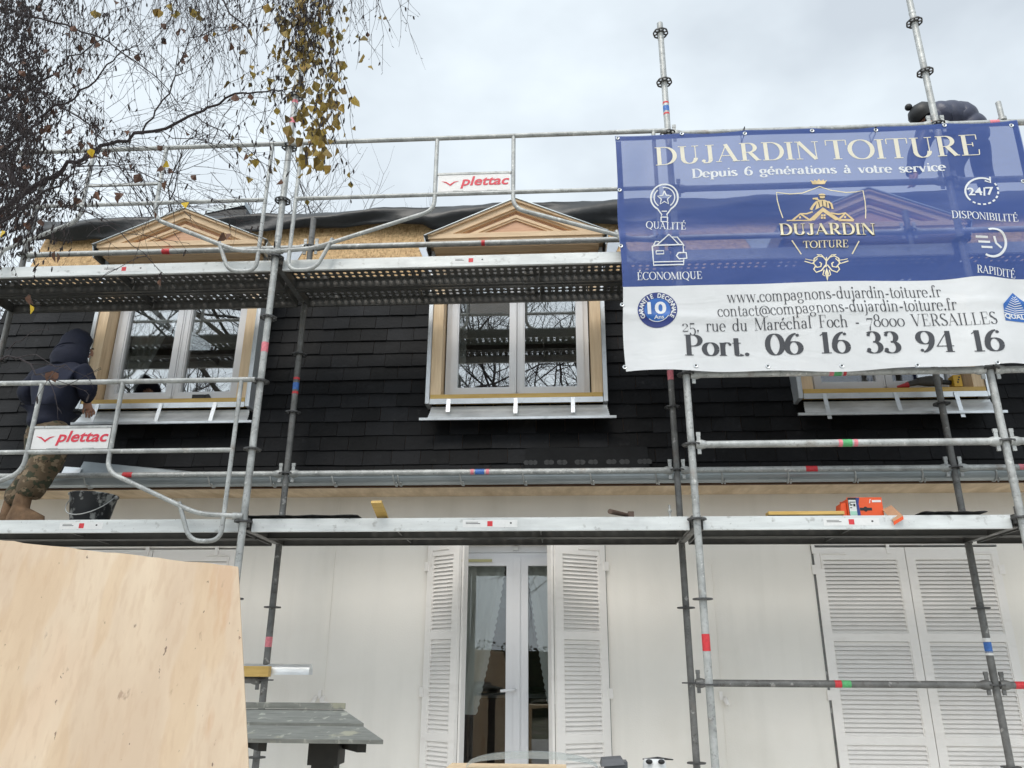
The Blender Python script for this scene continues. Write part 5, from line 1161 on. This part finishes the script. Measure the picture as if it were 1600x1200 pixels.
ed_=[('pel','sp'),('sp','ch'),('ch','nk'),('nk','hd'),('hd','hd2'),('ch','rs'),('rs','re'),('re','rw'),('ch','ls'),('ls','le'),('le','lw'),('pel','rh'),('pel','lh'),('rh','rk'),('rk','ra'),('lh','lk'),('lk','la')]
hand(nd,ed_,'R','rw',(.06,.35,-.5),(-.6,.5,.2)); hand(nd,ed_,'L','lw',(.4,.5,-.3),(.3,-.2,-.8))
skin('body',nd,ed_,'pel',skinm,wk)
m=MB(); face(m,J['hd']+Vector((.01,.01,.01)),fdir,(0,.2,1)); m.build('face',[skinm,eyem,lipm],wk)
hn={'a0':(J['pel']+Vector((.005,0,-.07)),(.175,.16)),'b':(J['pel']+Vector((.01,0,.01)),(.17,.155)),'b2':(J['pel']*.5+J['sp']*.5,(.162,.148)),'sp':(J['sp'],(.168,.15)),'ch':(J['ch'],(.172,.152)),'nk':(J['nk']+Vector((-.01,-.01,-.01)),.15),
 'rs':(J['rs'],.088),'rm':((J['rs']+J['re'])/2,.085),'re':(J['re'],.08),'rf':((J['re']+J['rw'])/2,.066),'rw':(J['rw'],.046),'ls':(J['ls'],.088),'lm':((J['ls']+J['le'])/2,.08),'le':(J['le'],.08),'lf':((J['le']+J['lw'])/2,.066),'lw':(J['lw'],.05)}
ho_=skin('hoodie',hn,[('a0','b'),('b','b2'),('b2','sp'),('sp','ch'),('ch','nk'),('ch','rs'),('rs','rm'),('rm','re'),('re','rf'),('rf','rw'),('ch','ls'),('ls','lm'),('lm','le'),('le','lf'),('lf','lw')],'sp',hood,wk)
ht_=bpy.data.textures.new('creases','CLOUDS'); ht_.noise_scale=.075
for q_ in (ho_,):
    q_.modifiers.new('d','SUBSURF').render_levels=1; md=q_.modifiers.new('f','DISPLACE'); md.texture=ht_; md.strength=.02; md.mid_level=.5
m=MB(); fd_=fdir.normalized(); ax=(J['hd']-J['nk']).normalized(); sd2=fd_.cross(ax).normalized(); bk=ax.cross(sd2).normalized()
if bk.dot(fd_)>0: bk=-bk
hq_=[(J['ch']*.75+J['nk']*.25,.10),(J['ch']*.4+J['nk']*.6,.140),(J['ch']*.1+J['nk']*.9,.140),(J['nk']*.75+J['hd']*.25,.130),(J['nk']*.35+J['hd']*.65,.124),(J['hd']+ax*.02,.122),(J['hd']+ax*.06+fd_*.005,.113),(J['hd']+ax*.10+fd_*.012,.090),(J['hd']+ax*.135+fd_*.02,.056),(J['hd']+ax*.16+fd_*.028,.034),(J['hd']+ax*.172+fd_*.032,.008)]
m.tube([p+bk*.012 for p,_r in hq_],[r for _p,r in hq_],28)
nv=[]
for q_ in m.v:
    p=Vector(q_); rel=p-J['hd']; hgt_=rel.dot(ax); fw_=rel.dot(fd_)
    if -.13<hgt_<.10 and fw_>.06: p=p-fd_*min(.075,(fw_-.055)*1.1)*min(1,(.10-hgt_)/.04)
    p=p+Vector((math.sin(hgt_*48+fw_*9)*.004,0,math.sin(rel.x*55+hgt_*21)*.004)); nv.append(tuple(p))
m.v=nv
for t0,t1,k in ((.15,.8,.0),(.3,.95,-.035)): m.tube([J['nk']*.8+J['hd']*.2+sd2*(.134*math.cos(PI*t))+bk*(.012+.134*math.sin(PI*t))+ax*(k+.012*math.sin(t*7)) for t in [t0+(t1-t0)*u/10 for u in range(11)]],[.003]+[.009]*9+[.003],6)
m.build('hood',hood,wk,fix=False)
tn={'w':(J['pel']+Vector((.02,0,.09)),(.15,.14)),'pel':(J['pel']-Vector((0,0,.03)),(.19,.17)),'rh':(J['rh'],.145),'rm':((J['rh']+J['rk'])/2,.135),'rk':(J['rk'],.118),'rc':((J['rk']*.5+J['ra']*.5),.108),'ra':(J['ra']+Vector((.012,0,-.03)),.10),'lh':(J['lh'],.135),'lm':((J['lh']+J['lk'])/2,.11),'lk':(J['lk'],.095),'lc':((J['lk']+J['la'])/2,.088),'la':(J['la']+Vector((.012,0,-.03)),.095)}
tr_o=skin('trousers',tn,[('w','pel'),('pel','rh'),('rh','rm'),('rm','rk'),('rk','rc'),('rc','ra'),('pel','lh'),('lh','lm'),('lm','lk'),('lk','lc'),('lc','la')],'pel',camo,wk)
dt=bpy.data.textures.new('folds','CLOUDS'); dt.noise_scale=.09
md=tr_o.modifiers.new('f','DISPLACE'); md.texture=dt; md.strength=.035; md.mid_level=.5
for s,a in (('R',J['ra']),('L',J['la'])):
    f0=Vector((a.x,a.y,DK+.055)); tdir=Vector((.115,-.01,0)) if s=='R' else Vector((.02,.12,0))
    q=tdir.normalized(); pp=Vector((-q.y,q.x,0)); m=MB()
    hl=f0-q*.055
    secs=[(a+Vector((.012,0,.10)),.056,.056),(a+Vector((.008,0,.03)),.057,.055),(f0+q*.0+Vector((0,0,.075)),.062,.055)]
    vs=[]; n=14
    for c_,ra,rb2 in secs: vs+=[c_+q*ra*math.cos(2*PI*k/n)+pp*rb2*math.sin(2*PI*k/n) for k in range(n)]
    for dz_,l0,l1,wd in ((.045,-.075,.105,.052),(.012,-.085,.205,.054),(-.034,-.085,.215,.056)):
        for k in range(n):
            cc,ss=math.cos(2*PI*k/n),math.sin(2*PI*k/n); vs.append(f0+q*((l1 if cc>0 else -l0)*cc*(abs(cc)**-.25 if abs(cc)>.01 else 1))+pp*wd*ss+Vector((0,0,dz_+(.012*cc if dz_>.03 else 0))))
    m.add(vs,[(i_*n+k,i_*n+(k+1)%n,(i_+1)*n+(k+1)%n,(i_+1)*n+k) for i_ in range(5) for k in range(n)],True)
    m.add(vs[:n],[tuple(range(n))]); m.add(vs[-n:],[tuple(range(n))])
    for k in range(5): c_=f0+q*(.055+.018*k)+Vector((0,0,.058-.009*k)); m.tube([c_-pp*.03,c_+Vector((0,0,.004)),c_+pp*.03],.004,5)
    bo=m.build('boot',boot,wk)
    m=MB(); q=tdir.normalized(); pp=Vector((-q.y,q.x,0)); c=f0+q*.065; c.z=DK+.011; m.obox(c,q*.148,pp*.055,Vector((0,0,.010))); m.build('sole',sole,bo)
# --- roofer bending on the roof behind the banner
RY=6.75; rz=MZ1+.09
rf=empty('person',(V(1505,300,RY).x,RY,rz)); tag(rf,'person in navy padded jacket and black bobble hat bending on the roof behind the banner','person')
K=dict(pel=V(1517,212,RY),sp=V(1496,190,RY),ch=V(1468,188,RY-.02),nk=V(1446,192,RY-.03),hd=V(1438,179,RY-.05),rs=V(1450,200,RY-.16),ls=V(1455,198,RY+.14),re=V(1436,235,RY-.15),le=V(1432,238,RY+.15),rw=V(1430,272,RY-.12),lw=V(1424,275,RY+.12),rh=V(1506,225,RY-.09),lh=V(1530,225,RY+.09),rk=V(1488,262,RY-.12),lk=V(1534,262,RY+.12))
K['ra']=Vector((K['rk'].x+.02,RY-.13,rz+.11)); K['la']=Vector((K['lk'].x+.04,RY+.13,rz+.13))
nd={k:(v,r) for k,v,r in (('pel',K['pel'],.075),('sp',K['sp'],.08),('ch',K['ch'],.08),('nk',K['nk'],.055),('hd',K['hd'],.085),('rs',K['rs'],.04),('re',K['re'],.045),('rw',K['rw'],.03),('ls',K['ls'],.04),('le',K['le'],.045),('lw',K['lw'],.03),('rh',K['rh'],.06),('lh',K['lh'],.06),('rk',K['rk'],.062),('lk',K['lk'],.062),('ra',K['ra'],.042),('la',K['la'],.042))}
hand(nd,ed2:=list(ed_[:4])+[e_ for e_ in ed_[5:17]],'R','rw',(-.1,.0,-1),(-.8,.2,.1)); hand(nd,ed2,'L','lw',(-.1,0,-1),(-.8,-.2,.1))
skin('body',nd,ed2,'pel',skinm,rf)
m=MB(); face(m,K['hd'],(-.5,0,-.85),(-.8,0,.5)); m.build('face',[skinm,eyem,lipm],rf)
puff=M('navy quilted nylon',(.030,.034,.065),.42,0,.2,8,.25,25)
m=MB(); pts=[];rs_=[]; ctl=[K['pel']+Vector((.05,0,-.08)),K['pel']+Vector((0,0,.05)),K['sp']+Vector((0,0,.02)),K['ch']+Vector((0,0,.01)),K['nk']+Vector((.02,0,-.02)),K['nk']+Vector((-.03,0,-.02))]; cr_=[.13,.175,.19,.185,.13,.10]
for i in range(len(ctl)-1):
    for j in range(14):
        t=j/14; pts.append(ctl[i].lerp(ctl[i+1],t)); s=(i*14+j)/10.; rs_.append((cr_[i]*(1-t)+cr_[i+1]*t)*(.93+.07*abs(math.sin(PI*s))))
m.tube(pts,rs_,24)
for s,e_,w_ in (('rs','re','rw'),('ls','le','lw')):
    q=[];rr=[]
    for A,B2,r0,r1 in ((K[s],K[e_],.10,.082),(K[e_],K[w_],.082,.055)):
        for j in range(12): t=j/12; q.append(A.lerp(B2,t)); rr.append((r0*(1-t)+r1*t)*(.93+.07*abs(math.sin(PI*j/6))))
    m.tube(q,rr,14)
m.build('jacket',puff,rf)
tn={'w':(K['pel']+Vector((-.02,0,.05)),.15),'pel':(K['pel'],.165),'rh':(K['rh'],.12),'rk':(K['rk'],.095),'ra':(K['ra'],.075),'lh':(K['lh'],.12),'lk':(K['lk'],.095),'la':(K['la'],.075)}
skin('trousers',tn,[('w','pel'),('pel','rh'),('rh','rk'),('rk','ra'),('pel','lh'),('lh','lk'),('lk','la')],'pel',M('dark work trousers',(.02,.022,.03),.85),rf)
m=MB()
hq=[K['hd']+Vector((.045,0,-.055)),K['hd']+Vector((.02,0,-.01)),K['hd']+Vector((-.01,0,.035)),K['hd']+Vector((-.035,0,.075)),K['hd']+Vector((-.05,0,.10))]
m.tube(hq,[.112,.125,.12,.088,.02],18); m.ball(K['hd']+Vector((-.105,-.01,.085)),.036)
m.build('bobble_hat',blk,rf)
for a in ('ra','la'):
    f0=Vector((K[a].x,K[a].y,rz+.05)); skin('boot',{'a':(K[a]+Vector((0,0,.02)),.062),'b':(f0+Vector((.02,0,0)),.055),'c':(f0+Vector((-.10,0,-.01)),.048),'d':(f0+Vector((-.17,0,-.015)),.036)},[('a','b'),('b','c'),('c','d')],'b',blk,rf)
# ================================================================ trees
bark=M('dark twig bark',(.035,.026,.028),.8,0,.3,12); barkg=M('grey branch bark',(.10,.085,.075),.85,0,.35,10,.3,30)
birchb=M('birch bark',(.55,.53,.50),.7,0,.15,4,.2,30); overlay(birchb,9,.58,.64,(.04,.035,.03),stretch=(.6,.6,3),detail=5)
leafm=M('autumn birch leaf',(.36,.22,.03),.6,0,.25,5,col2=(.20,.155,.02)); overlay(leafm,6,.55,.7,(.20,.09,.03),fac=.8); island(leafm,.5)
leafy=M('yellow birch leaf',(.62,.42,.02),.55,0,.1,5)
leafb=M('withered brown leaf',(.11,.05,.028),.7,0,.3,5); island(leafb,.4)
catk=M('dark catkin',(.03,.021,.02),.8,0,.3,30)
rb_=random.Random(21)
birch=empty('birch_tree',(-3.9,2.9,0)); tag(birch,'birch tree with drooping bare twigs and last yellow leaves at upper left','tree')
# trunk outside the frame on the left
m=MB(); tp=[(-3.9,2.9,0),(-3.88,2.92,1.5),(-3.80,2.95,3.2),(-3.7,3.0,5.0),(-3.55,3.0,7.0),(-3.45,2.95,9.2)]
m.tube(fillet(tp,.4),[.17-.0145*k*.45 for k in range(len(fillet(tp,.4)))] if False else .13,14); m.build('trunk',birchb,birch)
mbr=MB(); mtw=MB(); mlf=MB(); mlb=MB(); mct=MB(); mly=MB()
def pxpath(pts,Y0,Y1,r0,r1,mb,n=6,wob=.012):
    k=len(pts); q=[]; 
    for i,(x,y) in enumerate(pts): q.append(bp(x,y,Y0+(Y1-Y0)*i/(k-1)))
    out_=[]
    for i in range(k-1):
        for j in range(4):
            t=j/4; p=q[i].lerp(q[i+1],t)
            a=q[max(i-1,0)];d=q[min(i+2,k-1)]
            p=0.5*((2*q[i])+(-a+q[i+1])*t+(2*a-5*q[i]+4*q[i+1]-d)*t*t+(-a+3*q[i]-3*q[i+1]+d)*t**3)
            out_.append(p+Vector((rb_.uniform(-wob,wob),rb_.uniform(-wob,wob),rb_.uniform(-wob,wob))))
    out_.append(q[-1]); N_=len(out_)
    mb.tube(out_,[r0+(r1-r0)*i/(N_-1) for i in range(N_)],n,cap=False); return out_
def leaf(mb,p,s,dr=None):
    """birch leaf: a small pointed blade with a fold along its middle"""
    d=dr or Vector((rb_.uniform(-.5,.5),rb_.uniform(-.5,.5),-1)); d=d.normalized(); a=d.cross(Vector((rb_.uniform(-1,1),rb_.uniform(-1,1),.2))).normalized(); f_=d.cross(a)*.25
    p=Vector(p); mb.add([p,p+(d*.35+a*.42+f_)*s,p+(d*.62+a*.34+f_)*s,p+d*1.05*s,p+(d*.62-a*.34+f_)*s,p+(d*.35-a*.42+f_)*s,p+d*.5*s],[(0,1,6),(1,2,6),(2,3,6),(3,4,6),(4,5,6),(5,0,6)])
def catkin(p,l=.03):
    p=Vector(p); d=Vector((rb_.uniform(-.4,.4),rb_.uniform(-.4,.4),-1)).normalized(); mct.tube([p,p+d*l*.5,p+d*l],[.0025,.004,.0022],4,cap=False)
def twig(p,d,l,r,depth,droop=.5,leafs=0.,cat=0.,lfmb=None):
    p=Vector(p); d=Vector(d).normalized(); n=max(3,int(l/.045)); pts=[p.copy()]
    for i in range(n):
        d=(d+Vector((rb_.gauss(0,.13),rb_.gauss(0,.13),rb_.gauss(0,.10)))+Vector((0,0,-droop*.12))).normalized(); p=p+d*(l/n); pts.append(p.copy())
        if depth>0 and rb_.random()<.42:
            s=Vector((rb_.gauss(0,1),rb_.gauss(0,1),rb_.gauss(0,.5))).normalized(); twig(p,d+s*.7,l*rb_.uniform(.25,.55),r*.7,depth-1,droop,leafs,cat,lfmb)
        if rb_.random()<.5: q=Vector((rb_.gauss(0,1),rb_.gauss(0,1),rb_.gauss(0,1))).normalized(); mtw.tube([p,p+(q+d)*.008],[.0013,.0009],3,cap=False)
        if rb_.random()<leafs: leaf(lfmb or mlf,p,rb_.uniform(.022,.042))
        if rb_.random()<cat: catkin(p,rb_.uniform(.015,.03))
    mtw.tube(pts,[r*(1-.6*i/n) for i in range(n+1)],4,cap=False)
br=[([(-420,520),(-150,420),(50,300),(110,258),(160,230),(215,212),(300,182),(350,155),(400,143),(445,140)],2.7,2.5,.012,.0022),
 ([(215,212),(235,185),(262,140),(285,100),(300,60),(345,43)],2.56,2.5,.004,.0015),
 ([(-420,200),(-100,210),(0,260),(45,300)],2.9,2.7,.03,.011),
 ([(-400,420),(-80,290),(0,235),(60,190),(100,160),(150,122),(185,90),(215,72)],2.7,2.4,.008,.0018),
 ([(-400,330),(-80,230),(0,160),(50,138),(95,105),(125,82),(170,55)],2.8,2.5,.007,.0018),
 ([(-400,120),(-80,90),(0,95),(60,140),(120,180),(165,220),(195,260)],2.8,2.5,.007,.0015),
 ([(-400,40),(-60,10),(60,30),(150,55),(230,110),(285,170)],2.9,2.7,.007,.0015),
 ([(-420,480),(-100,380),(0,352),(60,310),(100,285),(140,240),(158,205)],2.6,2.4,.008,.0016),
 ([(-420,-260),(-150,-250),(120,-190),(300,-150),(420,-130),(520,-120),(600,-110)],3.0,2.7,.02,.004),
 ([(-400,-150),(-100,-140),(100,-90),(240,-60),(320,-20),(372,30),(400,70)],2.9,2.6,.012,.002),
 ([(250,-170),(300,-100),(300,-20),(310,15)],2.9,2.6,.006,.002),
 ([(60,300),(110,320),(170,355),(230,400)],2.6,2.45,.003,.0012),
 ([(110,258),(180,262),(250,285),(300,325)],2.6,2.45,.003,.0012),
 ([(300,182),(345,200),(380,225),(395,250)],2.52,2.45,.0025,.001),
 ([(245,208),(300,218),(330,225)],2.5,2.45,.002,.001),
 ([(160,230),(140,262),(133,300)],2.55,2.5,.002,.001),
 ([(-420,760),(-120,640),(15,560),(60,590),(105,602)],2.5,2.3,.006,.0012),
 ([(15,560),(55,555),(115,582)],2.4,2.3,.002,.001),([(10,545),(45,525),(75,508)],2.4,2.3,.002,.001)]
paths=[pxpath(*b_,mbr) for b_ in br]
# twigs along the traced branches
for k,pa in enumerate(paths):
    if k in (8,9,10): continue
    n=len(pa)
    for i in range(4,n):
        if rb_.random()<(.75 if k not in (16,17,18) else .3):
            d=(pa[min(i+1,n-1)]-pa[i-1]).normalized(); s=Vector((rb_.gauss(0,1),rb_.gauss(0,.7),rb_.gauss(0,.8))).normalized()
            twig(pa[i],d*.8+s*.7,rb_.uniform(.10,.28),.0016,1,.5,.02,.05,mlb)
# dense fine twigs and seed catkins hanging in the upper left corner
for _ in range(760):
    px=abs(rb_.gauss(0,62))-25; py=rb_.uniform(-60,330); Y=rb_.uniform(2.4,3.6)
    p=bp(px,py,Y); twig(p,(rb_.uniform(-1,1),rb_.uniform(-.6,.6),rb_.uniform(-1,.2)),rb_.uniform(.12,.34),.0015,1,1.2,.012,.6,mlb)
for _ in range(110):
    px=rb_.uniform(90,420); py=rb_.uniform(-90,-10)+(0 if px>200 else rb_.uniform(0,90)); Y=rb_.uniform(2.4,3.1)
    p=bp(px,py,Y); twig(p,(rb_.uniform(-.1,.6),rb_.uniform(-.3,.3),-1),rb_.uniform(.25,.7),.0015,1,.9,.004,.05,mlb)
for _ in range(60):
    px=rb_.uniform(40,330); py=rb_.uniform(150,330); p=bp(px,py,rb_.uniform(2.4,3.0)); twig(p,(1,rb_.uniform(-.3,.3),rb_.uniform(-.9,.5)),rb_.uniform(.15,.4),.0013,1,.4,.01,.04,mlb)
# weeping sprays with yellow green leaves in the top middle
for _ in range(34):
    px=rb_.gauss(488,22); l=rb_.uniform(.35,1.02)
    p=bp(px,rb_.uniform(-90,-40),rb_.uniform(2.5,2.8)); twig(p,(rb_.uniform(-.12,.10),rb_.uniform(-.15,.15),-1),l,.0017,1,1.5,.13,.28,mlf)
for _ in range(26):
    px=rb_.uniform(430,600); p=bp(px,rb_.uniform(-110,-40),rb_.uniform(2.5,2.9)); twig(p,(rb_.uniform(-.1,.25),rb_.uniform(-.2,.2),-1),rb_.uniform(.3,.72),.0015,1,1.2,.045,.05,mlf)
for (px,py) in ((625,-25),(632,-30),(618,-20),(640,-35),(560,-30),(572,-35),(585,-30)): twig(bp(px,py,2.7),(rb_.uniform(0,.2),0,-1),rb_.uniform(.22,.42),.0014,1,.9,.03,.08,mlb)
for _ in range(190):     # leaf clusters
    px=rb_.gauss(488,26)+rb_.uniform(-8,14); py=rb_.uniform(25,262); 
    if py>200: px=490+(px-488)*.45
    leaf(mlf,bp(px,py,rb_.uniform(2.5,2.75)),rb_.uniform(.024,.055))
for px,py in ((285,45),(275,20),(300,12),(310,20),(268,8),(247,10),(152,17),(148,60),(130,110),(288,80),(283,92),(145,225),(147,240),(80,198),(85,172)):
    for _k in range(2): leaf(mlf if py<30 else mlb,bp(px+rb_.uniform(-4,4),py+rb_.uniform(-4,4),2.55),rb_.uniform(.03,.045))
for px,py in ((290,322),(47,482),(3,366),(262,258),(142,238)): leaf(mly,bp(px,py-6,2.3),.032); 
for px,py in ((150,302),(185,306),(86,397),(80,584),(45,464),(350,368)): leaf(mlb,bp(px,py-5,2.35),.04); leaf(mlb,bp(px+3,py-3,2.33),.036)
mbr.build('branch',bark,birch,fix=False); mtw.build('twigs',bark,birch,fix=False); o=mct.build('catkins',catk,birch,fix=False)
mlf.build('leaves',leafm,birch,fix=False); mlb.build('withered_leaves',leafb,birch,fix=False); mly.build('yellow_leaves',leafy,birch,fix=False)
# bare trees: beyond the roof and, mirrored in the panes, behind the photographer
def bare_tree(name,loc,h,seed,lab,grp,lv=5,spread=.55,mesh=None,rot=0,sc=1):
    e=empty(name,loc); e.rotation_euler.z=rot; e.scale=(sc,sc,sc) if not isinstance(sc,tuple) else (1,1,1); tag(e,lab,'tree',grp)
    if mesh is None:
        r_=random.Random(seed); mt=MB(); mc=MB()
        def grow(p,d,l,r,lev):
            pts=[p]; q=p.copy(); d=d.normalized(); n=4
            for i in range(n):
                d=(d+Vector((r_.gauss(0,.14),r_.gauss(0,.14),r_.gauss(0,.08)+.05))).normalized(); q=q+d*(l/n); pts.append(q.copy())
            (mt if lev>=lv-1 else mc).tube(pts,[r*(1-.45*i/n) for i in range(n+1)],8 if lev>=lv-1 else (5 if lev>=2 else 3),cap=False)
            if lev<=0: return
            for i in range(2,n+1):
                for _ in range(r_.choice((1,2)) if lev<lv else 2):
                    s=Vector((r_.gauss(0,1),r_.gauss(0,1),r_.gauss(0,.5))).normalized(); grow(pts[i],d*(1-spread*.4)+s*spread*1.3,l*r_.uniform(.52,.74),r*.5,lev-1)
        grow(Vector((0,0,0)),Vector((0,0,1)),h*.40,h*.008,lv)
        me=[]
        for nm,mb in (('trunk',mt),('crown',mc)):
            o=mb.build(nm,barkg if nm=='trunk' else bark,None,fix=False); off=o.location.copy(); o.parent=e; me.append((nm,o.data,off))
        hm_=max(v.co.z+off.z for _n,d,off in me for v in d.vertices); bare_tree.h=getattr(bare_tree,'h',{}); bare_tree.h[id(me)]=hm_
        if isinstance(sc,tuple): q=(bp(*sc[:2],loc[1]).z)/hm_; e.scale=(q,q,q)
        return me
    if isinstance(sc,tuple): q=(bp(*sc[:2],loc[1]).z)/bare_tree.h[id(mesh)]; e.scale=(q,q,q)
    for nm,d,off in mesh:
        o=bpy.data.objects.new(nm,d); COL.objects.link(o); o.parent=e; o.location=off
GB='bare trees beyond the roof'
t1=bare_tree('bare_tree',(bp(345,300,20).x,20,0),13.3,5,'bare tree beyond the roof behind the left gable','bare trees beyond the roof',lv=5,sc=(345,258))
bare_tree('bare_tree',(bp(250,300,23).x,23,0),14,5,'bare tree beyond the left end of the roof, behind the birch twigs',GB,mesh=t1,rot=2.0,sc=(250,272))
bare_tree('bare_tree',(bp(570,320,21).x,21,0),13,5,'low bare tree top showing beyond the roof left of the middle gable',GB,mesh=t1,rot=4.1,sc=(600,296))
t2=bare_tree('bare_tree',(bp(660,320,24).x,24,0),14.4,9,'bare tree top showing beyond the roof under the upper sign plate',GB,lv=5,sc=(660,292))
bare_tree('bare_tree',(bp(810,320,25).x,25,0),14.2,9,'sparse bare tree tip showing beyond the roof above the middle gable',GB,mesh=t2,rot=1.2,sc=(820,262))
GM='bare garden trees behind the photographer'
for i,(x,y,rz_,lab) in enumerate(((-6.5,-6,.4,'bare garden tree mirrored in the left dormer left pane'),(-2.4,-7,1.9,'bare garden tree mirrored in the middle dormer left pane'),(-9.5,-7,3.3,'bare garden tree mirrored at the left edge of the left dormer glass'),(-4.6,-5,2.6,'bare garden tree mirrored in the left dormer right pane'),(2.2,-12,5.0,'bare garden tree mirrored in the middle dormer right pane'))):
    bare_tree('garden_tree',(x,y,0),13,5,lab,GM,mesh=t1 if i%2==0 else t2,rot=rz_,sc=1.35)
# hedge behind the photographer
hm=M('hedge leaves',(.035,.05,.02),.7,0,.4,6); island(hm,.5); m=MB(); rh_=random.Random(2)
for _ in range(9000):
    x=rh_.uniform(-18,14); z=rh_.uniform(.05,2.5+.15*math.sin(x*1.3)); y=-17+rh_.gauss(0,.35)
    a=Vector((rh_.gauss(0,1),rh_.gauss(0,1),rh_.gauss(0,1))).normalized()*.06; b_=a.cross(Vector((rh_.gauss(0,1),rh_.gauss(0,1),rh_.gauss(0,1)))).normalized()*.045; c=Vector((x,y,z)); m.add([c-a,c+b_,c+a,c-b_],[(0,1,2,3)])
hd_=m.build('hedge',hm,fix=False); tag(hd_,'dark garden hedge mirrored low in the garden door panes','hedge')
m=MB(); m.box(-18,-17.2,0,14,-16.8,2.2); m.build('hedge_core',hm,hd_)
